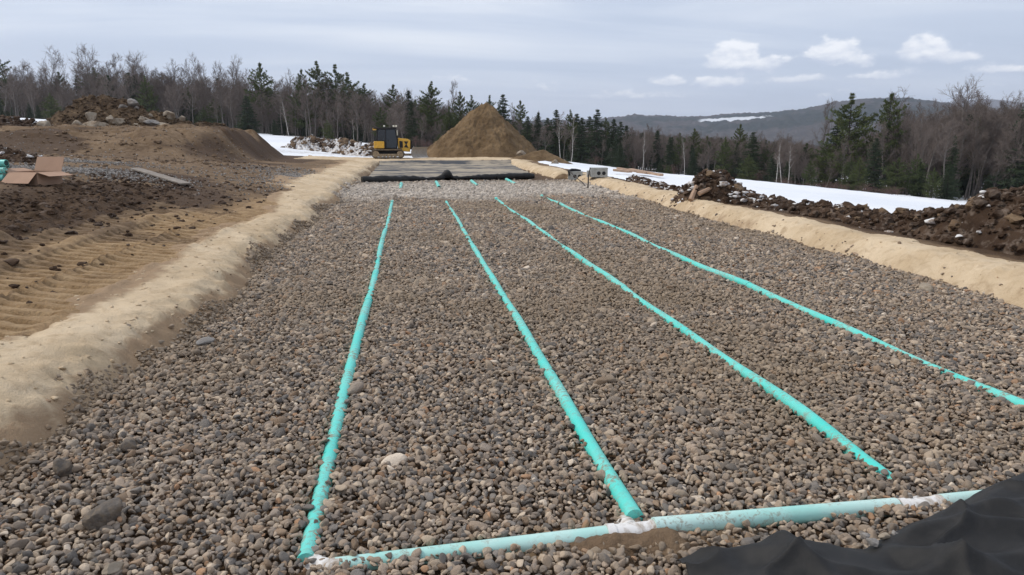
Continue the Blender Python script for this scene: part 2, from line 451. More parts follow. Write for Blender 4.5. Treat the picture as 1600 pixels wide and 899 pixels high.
Y_END = 61.0
def bed_out(x, y):
    """outward distance from the edge of the stone bed (negative inside)"""
    xl = -2.45 + 0.40 * fbm(y * 0.5, y * 0 + 3.0, 11, 4) * 2; xr = 7.85 + 0.02 * (y - 10) * (y < 40) + 0.25 * fbm(y * 0.4, y * 0 + 8.0, 12, 3) * 2
    a = np.maximum(xl - x, x - xr); b = np.maximum(y - Y_END, -0.5 - y)
    return np.where((a > 0) & (b > 0), np.hypot(a, b), np.maximum(a, b))

def ground_z(x, y, detail=True):
    x = np.asarray(x, float); y = np.asarray(y, float)
    z = tps(x, y)
    r = np.hypot(x, y)
    z = z * (1 - sstep(150, 420, r)) + (-55.0) * sstep(150, 420, r)
    # levelled soil pad on the left, with a steep end to the right
    e = fbm(x * 0.25, y * 0.25, 31, 3) * 3
    pad = sstep(-9.0, -12.0, x + e * 0.4) * sstep(-34, -28, x) * sstep(34.5, 44, y + e) * sstep(64, 58, y)
    z = np.where(pad > 0, z * (1 - pad) + pad * np.maximum(z, 2.72 + 0.03 * (-14 - x) * 0), z)
    if detail:
        pr_ = np.exp(-((((x * .8 + y * .55 + 1.2 * fbm(x * .2, y * .2, 33, 2)) % 2.1) - 1.05) / .16) ** 2)
        z = z + pad * (0.62 * fbm(x * .45, y * .8, 34, 5, .6) - 0.26 * pr_ + 0.10 * fbm(x * 2.2, y * 2.2, 35, 3))
        near = sstep(60, 20, r)
        out = bed_out(x, y)
        off = sstep(0.3, 1.2, out)
        z = z + off * (0.10 * fbm(x * 0.8, y * 0.8, 5, 4) + near * 0.05 * fbm(x * 3, y * 3, 6, 3))
        # churned mud and crawler tracks beside the bed
        wob = 0.25 * fbm(y * 0.18, y * 0, 21, 2) + 0.045 * (y - 8) * (y > 16) * 0.3
        u = x - wob
        mudz = sstep(-5.8, -6.3, u) * sstep(-9.0, -8.0, u) * sstep(24, 17, y)
        z = z + mudz * (0.30 * fbm(x * 1.6, y * 0.9, 41, 4) + 0.20 * fbm(x * 5, y * 4, 42, 3)) * 1.3
        for c0, wid, ph, lean in ((-3.95, 0.36, 0.0, 0.06), (-4.72, 0.34, 0.4, 0.10), (-5.62, 0.26, 0.2, 0.12)):
            band = sstep(wid + 0.05, wid - 0.03, np.abs(u - c0)) * sstep(22, 15, y) * sstep(-1, 1, y)
            fade = 0.45 + 0.55 * np.clip(fbm(x * 1.3, y * 0.7, 43, 3) * 3 + 0.6, 0, 1)
            ph2 = ((y + lean * (u - c0)) / 0.27 + ph + 0.30 * fbm(x * 2, y * 0.5, 44, 2)) % 1.0
            rib = 1 - sstep(.26, .36, ph2) * sstep(.74, .60, ph2)
            z = z + band * (-0.13 + 0.13 * (1 - (1 - rib) * fade) + 0.025 * fbm(x * 7, y * 7, 47, 2))
            z = z + 0.05 * np.exp(-((np.abs(u - c0) - wid - 0.06) / 0.06) ** 2) * sstep(20, 14, y) * (0.6 + fbm(x * 2, y * 2, 45, 3))
        z = z + 0.10 * np.exp(-((u + 5.22) / 0.10) ** 2) * sstep(20, 14, y) * (0.8 + fbm(x * 2, y * 1.5, 46, 3))
        inb = np.clip(1 - out / 0.60, 0, 1) ** 2.0 * (out > 0) + (out <= 0)
        bedz = -0.07 + 0.03 * fbm(x * 0.7, y * 0.7, 51, 3)
        z = z * (1 - inb) + bedz * inb
    return z

def gz(x, y): return float(ground_z(np.array([x]), np.array([y]))[0])

def axis(segs):
    """[(start, stop, step), ...] joined"""
    out = []
    for a, b, s in segs:
        out += list(np.arange(a, b, s))
    return np.array(out)
def grow(a, s, k, lim):
    out = []; x = a
    while x < lim:
        s *= k; x += s; out.append(x)
    return np.array(out)

def sheet(name, xs, ys, zf, m, keep=None, cover=None):
    X, Y = np.meshgrid(xs, ys); Z = zf(X, Y)
    nx, ny = len(xs), len(ys)
    i = np.arange(ny - 1)[:, None] * nx + np.arange(nx - 1)[None, :]
    F = np.stack([i, i + 1, i + nx + 1, i + nx], -1).reshape(-1, 4)
    V = np.stack([X.ravel(), Y.ravel(), Z.ravel()], -1)
    cov = cover(X.ravel(), Y.ravel()) if cover is not None else None
    if keep is not None:
        kv = keep(X, Y, Z).ravel(); F = F[kv[F].any(1)]
        used = np.zeros(len(V), bool); used[F.ravel()] = True
        idx = np.cumsum(used) - 1; F = idx[F]; V = V[used]
        if cov is not None: cov = cov[used]
    me = mesh_np(name, V, F)
    if cov is not None:
        ca = me.color_attributes.new('cover', 'FLOAT_COLOR', 'POINT')
        ca.data.foreach_set('color', np.c_[cov, np.ones(len(cov))].astype(np.float32).ravel())
    return link(name, me, m)

xs = np.concatenate([-grow(14, .3, 1.12, 6000)[::-1], axis([(-14, -9.5, .14), (-9.5, -7.5, .09), (-7.5, -2, .055), (-2, 7.6, .3), (7.6, 10, .12), (10, 18, .3)]), grow(18, .3, 1.12, 6000)])
ys = np.concatenate([-grow(0, .3, 1.25, 3000)[::-1], axis([(0, 4, .1), (4, 15, .031), (15, 18, .05), (18, 26, .07), (26, 70, .22)]), grow(70, .3, 1.1, 6500)])
def soil_cover(x, y):
    n = fbm(x * 0.5, y * 0.5, 61, 4); n2 = fbm(x * 0.22, y * 0.22, 62, 3)
    u = x - 0.25 * fbm(y * 0.18, y * 0, 21, 2)
    near = sstep(30, 18, y)
    mud = sstep(-5.9, -6.4, u + n) * sstep(-9.6, -8.2, u + n) * sstep(24, 15, y + n * 6)
    mud = np.maximum(mud, 0.75 * sstep(-2.5, -6, x) * sstep(-14, -9, x) * sstep(17, 19, y) * sstep(30, 22, y + n * 8) * (n > -0.12))
    mud = np.maximum(mud, 0.5 * np.exp(-((u + 4.34) / 0.07) ** 2) * near + 0.4 * np.exp(-((u + 5.10) / 0.07) ** 2) * near)
    mud = np.maximum(mud, 0.62 * sstep(8.9, 9.6, x + n * .6) * sstep(15, 12, x) * sstep(50, 40, y))
    mud = np.maximum(mud, 0.62 * sstep(-0.02, 0.12, n2 + n * .6) * sstep(20, 24, y) * sstep(-5, -7, x) * sstep(90, 70, y))
    tan = 0.85 * sstep(-6.4, -5.2, u) * (x < 0) * sstep(28, 20, y) * (0.66 + n * 1.3)
    tan = np.maximum(tan, 0.75 * np.exp(-(((x + 9.4) / 1.6) ** 2 + ((y - 16.3) / 1.5) ** 2)))
    tan = np.maximum(tan, 0.14 * sstep(36, 42, y) * sstep(-8, -12, x) * sstep(70, 60, y) * (0.8 + n2 * 2))
    tan = np.maximum(tan, 0.5 * sstep(-9, -4, x) * (x < 0) * sstep(22, 28, y) * (0.9 + n * 1.3))
    pale = 0.9 * np.exp(-(((x + 13.5) / 3.2) ** 2 + ((y - 29.0 + n * 3) / 1.0) ** 2)) + 0.75 * np.exp(-(((x + 9.8) / 2.2) ** 2 + ((y - 23.5 + n * 3) / 1.5) ** 2))
    pale = np.maximum(pale, 0.62 * np.exp(-(((x + 4.6) / 1.6) ** 2 + ((y - 33) / 5) ** 2)) * (0.9 + n))
    mud = np.maximum(mud, (0.52 + .5 * n2) * sstep(-12.2, -10.6, x + n) * sstep(-7.5, -8.6, x + n) * sstep(35, 39, y) * sstep(60, 52, y))
    bed = sstep(0.25, -0.1, bed_out(x, y))
    mud = mud * (1 - bed) + 0.55 * bed; tan *= 1 - bed
    return np.clip(np.stack([mud, tan, pale], -1), 0, 1)
kind(sheet('ground', xs, ys, ground_z, M['soil'], cover=soil_cover), 'structure')

# pale sand banks round the bed: a layer that lies on the shaped ground and runs out under it at both edges
def sand_w(x, y):
    left = 1.22 + 1.1 * sstep(19, 30, y) + 0.2 * sstep(7, 4, y); right = 1.05 + 0.5 * sstep(20, 40, y)
    far = 13.0
    return np.where(y > Y_END, far, np.where(x < 3, left, right))
def sand_z(x, y):
    out = bed_out(x, y); W = sand_w(x, y) * (1 + 0.75 * fbm(x * 0.8, y * 0.8, 71, 4))
    t = out / np.maximum(W, 0.1)
    lay = 0.055 * (1 - np.abs(np.clip(t, -1, 3) * 2 - 1) ** 4)
    lay = np.where(y > Y_END, np.minimum(lay, 0.12), lay)
    lumps = 0.09 * fbm(x * 1.9, y * 1.9, 72, 5, .6) * sstep(-.1, .3, out) + 0.085 * fbm(x * 8, y * 7, 73, 4, .6) * (.5 + 1.2 * sstep(.25, .05, np.abs(out - .3)))
    # clawed grooves down the right bank
    groove = np.where((x > 6) & (y > 14), -0.03 * np.exp(-((((y * 1.4 + out * .8) % 1.0) - .5) / .2) ** 2) * sstep(0, .3, out), 0)
    return ground_z(x, y) + lay + (lumps + groove) * (lay > -0.03)
def sand_cover(x, y):
    o = bed_out(x, y); t = o / np.maximum(sand_w(x, y), .1)
    a = np.maximum(.85 * sstep(.62, .95, t) * (x < 3), np.where(x < 3, 1, .45) * sstep(.46, .08, o) * (.75 + 1.8 * fbm(x * 1.2, y * 1.2, 74, 3)))
    return np.clip(np.stack([a, a * 0, a * 0], -1), 0, 1)
def keep_sand(x0, x1, y0, y1):
    return lambda X, Y, Z: (bed_out(X, Y) > -0.35) & (bed_out(X, Y) < sand_w(X, Y) * 1.45) & (X >= x0) & (X <= x1) & (Y >= y0) & (Y <= y1)
kind(sheet('sand_bank', axis([(-6.6, -4.6, .1), (-4.6, -1.7, .045)]), axis([(-1, 3, .2), (3, 16, .045), (16, 30, .1), (30, 61, .25)]), sand_z, M['sand'], keep_sand(-9, 0, -9, 60.9), sand_cover), 'structure')
kind(sheet('sand_bank', axis([(7.2, 9.4, .045), (9.4, 11, .1)]), axis([(0, 6, .2), (6, 24, .05), (24, 61, .12)]), sand_z, M['sand'], keep_sand(5, 14, -9, 60.9), sand_cover), 'structure')
kind(sheet('sand_bank', axis([(-9, 17, .2)]), axis([(60.4, 80, .2)]), sand_z, M['sand'], lambda X, Y, Z: (bed_out(X, Y) > -0.4) & (bed_out(X, Y) < 17) & (Y > 60.4), sand_cover), 'structure')

# snow field beyond the works, thinning out at its edges
def snow_mask(x, y):
    n = fbm(x * 0.12, y * 0.12, 81, 4)
    a = sstep(13.0, 15.5, x + n * 3) * sstep(6, 12, y)                                  # right of the windrow
    a = np.maximum(a, sstep(9.8, 11.2, x + n * 1.5) * sstep(22, 27, y) * sstep(200, 190, y))
    b = sstep(70, 74.5, y + 0.22 * (x + 20) + n * 6) * sstep(6, 0, x)                  # behind the dozer and the pad
    b = np.maximum(b, sstep(66, 70, y) * sstep(6, 9.5, x))
    c = sstep(64, 70, y + n * 5) * sstep(-25, -29, x)
    m = np.maximum(np.maximum(a, b), c)
    r = np.hypot(x, y)
    wood = sstep(-3, 5, wood_depth(x, y))
    return np.clip(m - wood * (0.55 + 1.6 * fbm(x * 0.35, y * 0.35, 82, 3)), 0, 1) * sstep(190, 170, r)
def wood_depth(x, y):
    f = x * math.sin(YAW) + y * math.cos(YAW); r = x * math.cos(YAW) - y * math.sin(YAW)
    px = 800 + FPX * r / np.maximum(f, 1.0) * 0.985
    return f - np.interp(px, TL_PX, TL_D)
def snow_z(x, y): return ground_z(x, y) + 0.16 * snow_mask(x, y) - 0.05 + 0.05 * fbm(x * .5, y * .5, 83, 4)
def snow_cover(x, y):
    a = 0.30 + 0.35 * sstep(60, 40, y) * 0
    d = np.exp(-((wood_depth(x, y) + 5) / 9) ** 2) * 0.30 * (x > 8)
    e = 0.38 * np.exp(-((y + 0.22 * (x + 20) - 75.5) / 3.2) ** 2) * (x < 4)
    return np.clip(np.stack([a * 0.55 + d + e, a * 0, a * 0], -1), 0, 1)
kind(sheet('snow_field', axis([(-120, -30, 1.2), (-30, 40, .4), (40, 110, 1.0)]), axis([(6, 60, .4), (60, 130, .6), (130, 190, 2)]), snow_z, M['snow'],
           lambda X, Y, Z: snow_mask(X, Y) > 0.02, snow_cover), 'structure')

# ------------------------------------------------------------------ far hills
AZ_PX = [300, 640, 850, 940, 990, 1040, 1100, 1150, 1200, 1260, 1300, 1340, 1400, 1440, 1480, 1520, 1560, 1600, 1750, 2000]
AZ_Y = [196, 192, 188, 185, 179.5, 181, 182, 177, 176, 170, 161, 156, 153, 156, 162, 166, 171, 174, 178, 180]
ra = np.array([dirpx(p, q) for p, q in zip(AZ_PX, AZ_Y)])
az_g = np.linspace(ra[0, 0], ra[-1, 0], 900); rr = np.concatenate([np.linspace(300, 1000, 60), np.linspace(1010, 3000, 170), np.linspace(3050, 5000, 20)])
A, RR = np.meshgrid(az_g, rr)
E = np.tan(np.interp(A, ra[:, 0], ra[:, 1]))
X, Y = RR * np.sin(A), RR * np.cos(A)
canopy = 11 * np.abs(fbm(X / 26, Y / 26, 91, 3)) * 2 + 5 * vnoise(X / 9, Y / 9, 92)
ridge = 2.1 + E * 2700
Z = -62 + (ridge + 62 - 9) * sstep(1150, 2700, RR) + 24 * sstep(380, 760, RR) * sstep(1300, 900, RR) * (0.8 + fbm(X / 300, Y / 300, 93, 3))
Z += 46 * fbm(X / 420, Y / 420, 94, 3) * sstep(1000, 1500, RR) * sstep(2650, 2200, RR)
Z = Z - (RR > 2700) * (RR - 2700) * 0.18
# open snowy pasture on the hillside
pa, _ = dirpx(1152, 184)
ele = (Z + 8 - CAM_H) / RR; e0 = math.tan(dirpx(1152, 184)[1])
pas = np.exp(-((A - pa) / 0.043) ** 4) * np.exp(-((ele - e0 - .035 * (A - pa)) / .0025) ** 4) * (RR > 1500) * (RR < 2690)
pas = np.clip(pas * 1.7 - 4.0 * np.clip(fbm(X / 55, Y / 90, 95, 3) + .03, 0, 1), 0, 1)
Z = Z + canopy * (1 - pas)
nA, nR = len(az_g), len(rr)
i = np.arange(nR - 1)[:, None] * nA + np.arange(nA - 1)[None, :]
F = np.stack([i, i + 1, i + nA + 1, i + nA], -1).reshape(-1, 4)
me = mesh_np('hills', np.stack([X.ravel(), Y.ravel(), Z.ravel()], -1), F)
ca = me.color_attributes.new('cover', 'FLOAT_COLOR', 'POINT')
ever = sstep(-0.02, 0.08, fbm(X / 130, Y / 130, 96, 4)) * 0.8 + 0.2 * (vnoise(X / 14, Y / 14, 97) > .6)
ca.data.foreach_set('color', np.stack([pas, ever, pas * 0, pas * 0 + 1], -1).astype(np.float32).ravel())
m, t, b = newmat('far_woods')
a = attr(t, 'cover'); s = t.node('ShaderNodeSeparateColor'); t.put(s.inputs[0], a.outputs['Color'])
n = t.noise(objco(t), 0.05, 5, 0.7)
c = t.mix(t.mapr(n, .35, .65), (0.048, 0.042, 0.040), (0.085, 0.074, 0.070))
c = t.mix(s.outputs[1], c, (0.016, 0.024, 0.020)); c = t.mix(t.mapr(s.outputs[0], .3, .6), c, (0.62, 0.64, 0.67))
t.put(b.inputs['Base Color'], c); b.inputs['Roughness'].default_value = 1.0; b.inputs['Specular IOR Level'].default_value = 0.0
kind(link('hills', me, m), 'structure')
# a bluer range peeping out behind them
a2 = np.linspace(dirpx(1380, 0)[0], dirpx(2100, 0)[0], 200); r2 = np.linspace(4800, 6000, 12)
A2, R2 = np.meshgrid(a2, r2)
e2 = math.tan(dirpx(1580, 160)[1]) * 5600
Z2 = -60 + (e2 + 60 + 140 * fbm(A2 * 14, A2 * 0, 98, 4) - 60 * sstep(dirpx(1560, 0)[0], dirpx(1440, 0)[0], A2)) * sstep(4800, 5600, R2)
i = np.arange(11)[:, None] * 200 + np.arange(199)[None, :]
F = np.stack([i, i + 1, i + 201, i + 200], -1).reshape(-1, 4)
kind(link('hills', mesh_np('hills', np.stack([(R2 * np.sin(A2)).ravel(), (R2 * np.cos(A2)).ravel(), Z2.ravel()], -1), F), m), 'structure')


# ------------------------------------------------------------------ stones and rocks
def ico(sub):
    import bmesh
    bm = bmesh.new(); bmesh.ops.create_icosphere(bm, subdivisions=sub, radius=1.0)
    v = np.array([q.co[:] for q in bm.verts]); f = np.array([[q.index for q in fc.verts] for fc in bm.faces]); bm.free()
    return v, f
ICO = {k: ico(k) for k in (1, 2, 3, 4)}
def rock_shape(seed, sub=3, cuts=9, depth=(0.62, 0.9), rough=0.06, scale=(1, 1, 1)):
    r = np.random.default_rng(seed); v, f = ICO[sub]; v = v.copy()
    for _ in range(cuts):
        n = r.normal(size=3); n /= np.linalg.norm(n); d = r.uniform(*depth)
        over = v @ n - d
        v = v - np.clip(over, 0, None)[:, None] * n * r.uniform(0.88, 1.0)
    ph = r.uniform(0, 50, 3)
    k = fbm(v[:, 0] * 1.6 + ph[0] + v[:, 2], v[:, 1] * 1.6 + ph[1] - v[:, 2] * .7, seed % 97, 4) + fbm(v[:, 2] * 2.3 + ph[2] + v[:, 0], v[:, 1] * 2.3 + ph[0], seed % 89, 3) * .7
    v = v * (1 + rough * 2 * k)[:, None]
    return v * np.array(scale), f

stone_col = bpy.data.collections.new('stone_shapes')
stone_meshes = []
for k in range(14):
    r = np.random.default_rng(100 + k)
    v, f = rock_shape(200 + k, 3, 9 + k % 5, (0.48, 0.88), 0.07, (1.0, r.uniform(.62, .95), r.uniform(.42, .75)))
    me = mesh_np('stone', v * 0.5, f); me.materials.append(M['stone'])
    stone_meshes.append(me)
    o = bpy.data.objects.new('stone_shape', me); stone_col.objects.link(o)

def stone_tints(n, r, dust):
    pal = np.array([(.30, .255, .215), (.225, .20, .18), (.36, .31, .255), (.165, .16, .158), (.26, .20, .15), (.42, .37, .31), (.33, .215, .14), (.12, .118, .12), (.50, .46, .41)])
    pw = np.array([.23, .22, .16, .14, .10, .07, .02, .05, .018]); pw /= pw.sum()
    c = pal[r.choice(len(pal), n, p=pw)] * r.uniform(.75, 1.3, (n, 1)) * np.array((1.22, 1.11, .98))
    d = dust[:, None]
    return c * (1 - d) + np.array((.30, .225, .15)) * d

def gn_scatter(name, pts, rot, scl, idx, tint, coll):
    me = bpy.data.meshes.new(name); me.vertices.add(len(pts)); me.vertices.foreach_set('co', np.asarray(pts, np.float32).ravel())
    for nm, ty, key, val in (('rot', 'FLOAT_VECTOR', 'vector', rot), ('scl', 'FLOAT_VECTOR', 'vector', scl), ('pick', 'INT', 'value', idx),
                             ('tint', 'FLOAT_COLOR', 'color', None if tint is None else np.c_[tint, np.ones(len(tint))])):
        if val is None: continue
        at = me.attributes.new(nm, ty, 'POINT'); at.data.foreach_set(key, np.asarray(val, np.int32 if ty == 'INT' else np.float32).ravel())
    o = link(name, me)
    ng = bpy.data.node_groups.new(name, 'GeometryNodeTree')
    ng.interface.new_socket('Geometry', in_out='INPUT', socket_type='NodeSocketGeometry')
    ng.interface.new_socket('Geometry', in_out='OUTPUT', socket_type='NodeSocketGeometry')
    N = ng.nodes; gi = N.new('NodeGroupInput'); go = N.new('NodeGroupOutput'); ip = N.new('GeometryNodeInstanceOnPoints')
    ci = N.new('GeometryNodeCollectionInfo'); ci.inputs['Collection'].default_value = coll; ci.inputs['Separate Children'].default_value = True; ci.inputs['Reset Children'].default_value = True
    ng.links.new(gi.outputs[0], ip.inputs['Points']); ng.links.new(ci.outputs[0], ip.inputs['Instance']); ip.inputs['Pick Instance'].default_value = True
    for nm, dt, sock in (('rot', 'FLOAT_VECTOR', 'Rotation'), ('scl', 'FLOAT_VECTOR', 'Scale'), ('pick', 'INT', 'Instance Index')):
        na = N.new('GeometryNodeInputNamedAttribute'); na.data_type = dt; na.inputs['Name'].default_value = nm
        ng.links.new(na.outputs[0], ip.inputs[sock])
    ng.links.new(ip.outputs[0], go.inputs[0])
    md = o.modifiers.new('scatter', 'NODES'); md.node_group = ng
    return o

PIPE_X = [-0.59, 1.23, 3.02, 4.86]
PIPE_R = 0.053
Y_FAR = [25.2, 25.4, 25.9, 27.0]
HEAD = lambda x: 3.53 + (x + 0.51) * 0.046                      # header pipe line across the near end
def pipe_y0(k): return HEAD(PIPE_X[k]) + (0.06, 0.14, 0.30, 0.1)[k]
def pipe_z(k, y): return -0.030 + 0.016 * math.sin(y * 0.9 + k * 1.7) + 0.010 * math.sin(y * 2.3 + k)

def gravel_points():
    r = np.random.default_rng(5); out = []
    for y0, y1, s in ((1.6, 6, .0345), (6, 10, .038), (10, 16, .046), (16, 26, .060), (26, 38, .085)):
        xs = np.arange(-3.4, 9.6, s); ys = np.arange(y0, y1, s * .87)
        Xg, Yg = np.meshgrid(xs, ys); Xg = Xg + (np.arange(len(ys)) % 2)[:, None] * s / 2
        n = Xg.size
        p = np.stack([Xg.ravel() + r.normal(0, s * .27, n), Yg.ravel() + r.normal(0, s * .27, n), np.full(n, s)], -1)
        out.append(p)
    p = np.concatenate(out)
    x, y, s = p.T
    o = bed_out(x, y)
    edge = np.where(x < 3, 0.17, 0.0) + np.where(x < 3, .55, .30) * fbm(x * 1.1, y * 1.1, 55, 4)
    keep = (o < edge) | ((o < 0.75) & (r.random(len(x)) < 0.035 * np.exp(-np.clip(o, 0, 9) * 7)))
    # the view cone with a good margin to both sides
    f = x * math.sin(YAW) + y * math.cos(YAW); q = x * math.cos(YAW) - y * math.sin(YAW)
    keep &= np.abs(q) < f * 0.80 + 1.6
    keep &= ~((y > 36.2) & (r.random(len(y)) < .5))
    # clear the pipes, with a ragged edge and the odd stone on top
    bare = np.ones(len(x), bool)
    for k in range(4):
        d = np.abs(x - PIPE_X[k]); on = (y > (3.62, 3.80, 4.05, 4.0)[k]) & (y < Y_FAR[k])
        half = 0.037 + 0.046 * fbm(y * 1.6 + 40 * k, y * 0 + k, 57, 3) + 0.012 * r.normal(size=len(x)) - 0.010 * (y > 14)
        if k == 2: half = half - 0.03 * sstep(5.6, 4.2, y)
        if k == 3: half = half - 0.012
        half = np.maximum(half, .031)
        bare &= ~(on & (d < half) & (r.random(len(x)) > 0.02))
    hd = np.abs(y - HEAD(x)); on = (x > -.5) & (x < 6)
    half = 0.055 + 0.045 * fbm(x * 2, x * 0 + 3, 58, 3) - 0.022 * sstep(0.3, -.4, x)
    near_fit = np.exp(-((x - 1.14) / .2) ** 2) + np.exp(-((x - 2.95) / .17) ** 2) + np.exp(-((x + .5) / .2) ** 2)
    bare &= ~(on & (hd < half * (1 - .55 * near_fit)) & (r.random(len(x)) > 0.02))
    keep &= bare
    return p[keep], r
gp, r = gravel_points()
x, y, s = gp.T; n = len(x)
zg = ground_z(x, y); o_ = bed_out(x, y)
# lean against pipes: stones beside a pipe ride a little higher
hill = np.zeros(n)
for k in range(4): hill = np.maximum(hill, np.exp(-((x - PIPE_X[k]) / .13) ** 2) * ((y > pipe_y0(k)) & (y < Y_FAR[k])))
hill = np.maximum(hill, np.exp(-((y - HEAD(x)) / .13) ** 2) * (x > -.5))
zs = np.maximum(-0.032 + 0.05 * fbm(x * .6, y * .6, 52, 3) + 0.03 * fbm(x * 2.2, y * 2.2, 53, 2), zg + 0.0) + r.normal(0, .010, n) + 0.010 * hill
bank = o_ > 0.0
zs = np.where(bank, np.maximum(zs, ground_z(x, y) + np.clip(0.055 * (1 - np.abs(2 * np.clip(o_, 0, 1) / 1.2 - 1) ** 4), 0, .1)) + .004, zs)
size = s * 1.22 * np.exp(r.normal(0, .31, n)) * np.where(r.random(n) < .03, 1.45, 1.0)
scl = np.stack([size * r.uniform(.9, 1.35, n), size * r.uniform(.85, 1.1, n), size * r.uniform(.85, 1.2, n)], -1)
rot = np.stack([r.normal(0, .45, n), r.normal(0, .45, n), r.uniform(0, 6.28, n)], -1)
tip = r.random(n) < .18
rot[tip, :2] = r.uniform(0, 6.28, (tip.sum(), 2))
idx = r.integers(0, 14, n)
dust = np.clip(0.14 + 1.9 * fbm(x * .35, y * .30, 59, 4) + 0.7 * (fbm(x * 1.4, y * 1.4, 60, 3)), 0, .8)
dust = np.maximum(dust, .85 * np.exp(-(((x - 1.2) / .42) ** 2 + ((y - 3.50) / .17) ** 2)) * r.uniform(.7, 1, n))
dust = np.maximum(dust, .6 * sstep(-.25, .05, o_) * (x < 3))
tint = stone_tints(n, r, dust)
palek = sstep(25.5, 28, y + fbm(x * .5, y * .5, 63, 3) * 4) * sstep(40, 33, y) * .85
tint = tint * (1 - palek[:, None]) + palek[:, None] * np.array((.60, .53, .45)) * r.uniform(.6, 1.2, (n, 1))
# the stones that show largest are objects of their own, the rest one mass
scr = scl[:, 0] / np.hypot(np.hypot(x, y), CAM_H)
f = x * math.sin(YAW) + y * math.cos(YAW); q = x * math.cos(YAW) - y * math.sin(YAW)
dep = f * math.cos(PITCH) + (CAM_H - zs) * math.sin(PITCH); vv = (-f * math.sin(PITCH) + (CAM_H - zs) * math.cos(PITCH)) / dep * FPX
vis = (np.abs(q / dep * FPX) < 780) & (vv < 440) & ~((x > 1.15) & (y < HEAD(x) - .05))
scr = np.where(vis, scr, 0)
big = np.argsort(-scr)[:300]
rest = np.ones(n, bool); rest[big] = False
P3 = np.stack([x, y, zs], -1)
gravel = gn_scatter('gravel', P3[rest], rot[rest], scl[rest], idx[rest], tint[rest], stone_col)
kind(gravel, 'stuff'); gravel['label'] = 'brown and grey washed gravel filling the long drain bed'; gravel['category'] = 'gravel'
from mathutils import Euler
for j in big:
    so = bpy.data.objects.new('stone', stone_meshes[idx[j]]); C.objects.link(so)
    so.matrix_world = Matrix.LocRotScale(Vector(P3[j]), Euler(rot[j]), Vector(scl[j])); so.parent = gravel
    so['tint'] = [float(q) for q in tint[j]]

def rock(name, loc, size, seed, m, label, cat, group=None, rz=None, sink=0.25, sub=3, cuts=8):
    v, f = rock_shape(seed, 4, 15, (0.50, 0.82), 0.16, np.array(size) * 0.58)
    o = link(name, mesh_np(name, v, f), m)
    o.location = (loc[0], loc[1], loc[2] + size[2] * (0.5 - sink)); o.rotation_euler = (0, 0, seed * 1.3 if rz is None else rz)
    return tag(o, label, cat, group)

def G(px, py, z=0.0):
    """ground point seen at a pixel, for ground at height z"""
    v = (py - 449.5) / FPX; d = (CAM_H - z) / (math.sin(PITCH) + v * math.cos(PITCH))
    return P(px, py, d)
for px, py, wpx, hk, m_, lab in ((165, 816, 46, .95, 'rock_dark', 'large dark angular rock lying on the gravel near its corner'),
                                 (100, 738, 30, .9, 'rock_dark', 'dark grey rock half sunk in gravel beside the sand bank'),
                                 (176, 892, 30, .6, 'boulder', 'smooth orange brown cobble in the gravel at the picture foot'),
                                 (1444, 450, 20, .85, 'boulder', 'round brown cobble lying where gravel meets the far sand bank'),
                                 (322, 536, 24, .5, 'rock_grey', 'flat grey stone at the foot of the sand bank beside the gravel'),
                                 (198, 700, 26, .7, 'rock_dark', 'dark flat slab of stone tipped up in the gravel'),
                                 (1502, 470, 12, .7, 'boulder', 'small brown stone on the sand bank edge near the round cobble')):
    p = G(px, py, 0.0); d = (p - Vector((0, 0, CAM_H))).length; w_ = wpx * d / FPX
    rock('cobble', (p.x, p.y, -0.01 if px < 1400 else gz(p.x, p.y)), (w_, w_ * .8, w_ * hk), int(px), M[m_], lab, 'rock', sink=0.2)

# ------------------------------------------------------------------ pipes
def pipe(name, pts, rad, m, label, cat='pipe', group=None, bores=(), n=16):
    root = tag(MB().tube(pts, rad, n).build(name, m, None, True), label, cat, group)
    for e in bores:
        a, b = (Vector(pts[0]), Vector(pts[1])) if e == 0 else (Vector(pts[-1]), Vector(pts[-2]))
        d = (a - b).normalized()
        MB().tube([a - d * .02, a + d * .004], rad * .86, n).build('bore', M['bore'], root, True)  # dark disc on the solid end, its colour standing for the shaded hollow
    return root
labs = ['long teal drain pipe nearest the sand bank with mud tracks', 'long teal drain pipe second from the tracked mud side, ending by a white tee',
        'long teal drain pipe third from the tracked mud side, partly buried at its near end', 'long teal drain pipe nearest the snow field side']
for k in range(4):
    y0 = pipe_y0(k); ysq = np.linspace(y0, Y_FAR[k], 60)
    zk = lambda yy: pipe_z(k, yy) - (0.035 * sstep(5.4, 4.0, yy) if k == 2 else 0) + (.004 if k == 3 else 0) + (0.02 * sstep(5.2, 4.0, yy) if k == 1 else 0) - (.032 * sstep(4.8, 3.7, yy) if k == 0 else 0)
    o = pipe('drain_pipe', [(PIPE_X[k] + .012 * math.sin(yy * .7 + k), yy, zk(yy)) for yy in ysq], PIPE_R, M['pipe'], labs[k], 'pipe', 'long drain pipes in the gravel bed')
    if k != 1:
        MB().tube([(PIPE_X[k], Y_FAR[k] - .02, zk(Y_FAR[k]) + .005), (PIPE_X[k], Y_FAR[k] + .22, zk(Y_FAR[k]) + .02)], PIPE_R * 1.35, 16).build('end_cap', M['pipe'], o, True)
    for yj in (y0 + 6.1, y0 + 12.2, y0 + 18.3):
        MB().tube([(PIPE_X[k] + .012 * math.sin(yj * .7 + k), yj, zk(yj)), (PIPE_X[k] + .012 * math.sin(yj * .7 + k), yj + .16, zk(yj + .16))], PIPE_R * 1.09, 16).build('coupling', M['pipe'], o, True)
def hp(x, z): return (x, HEAD(x), z)
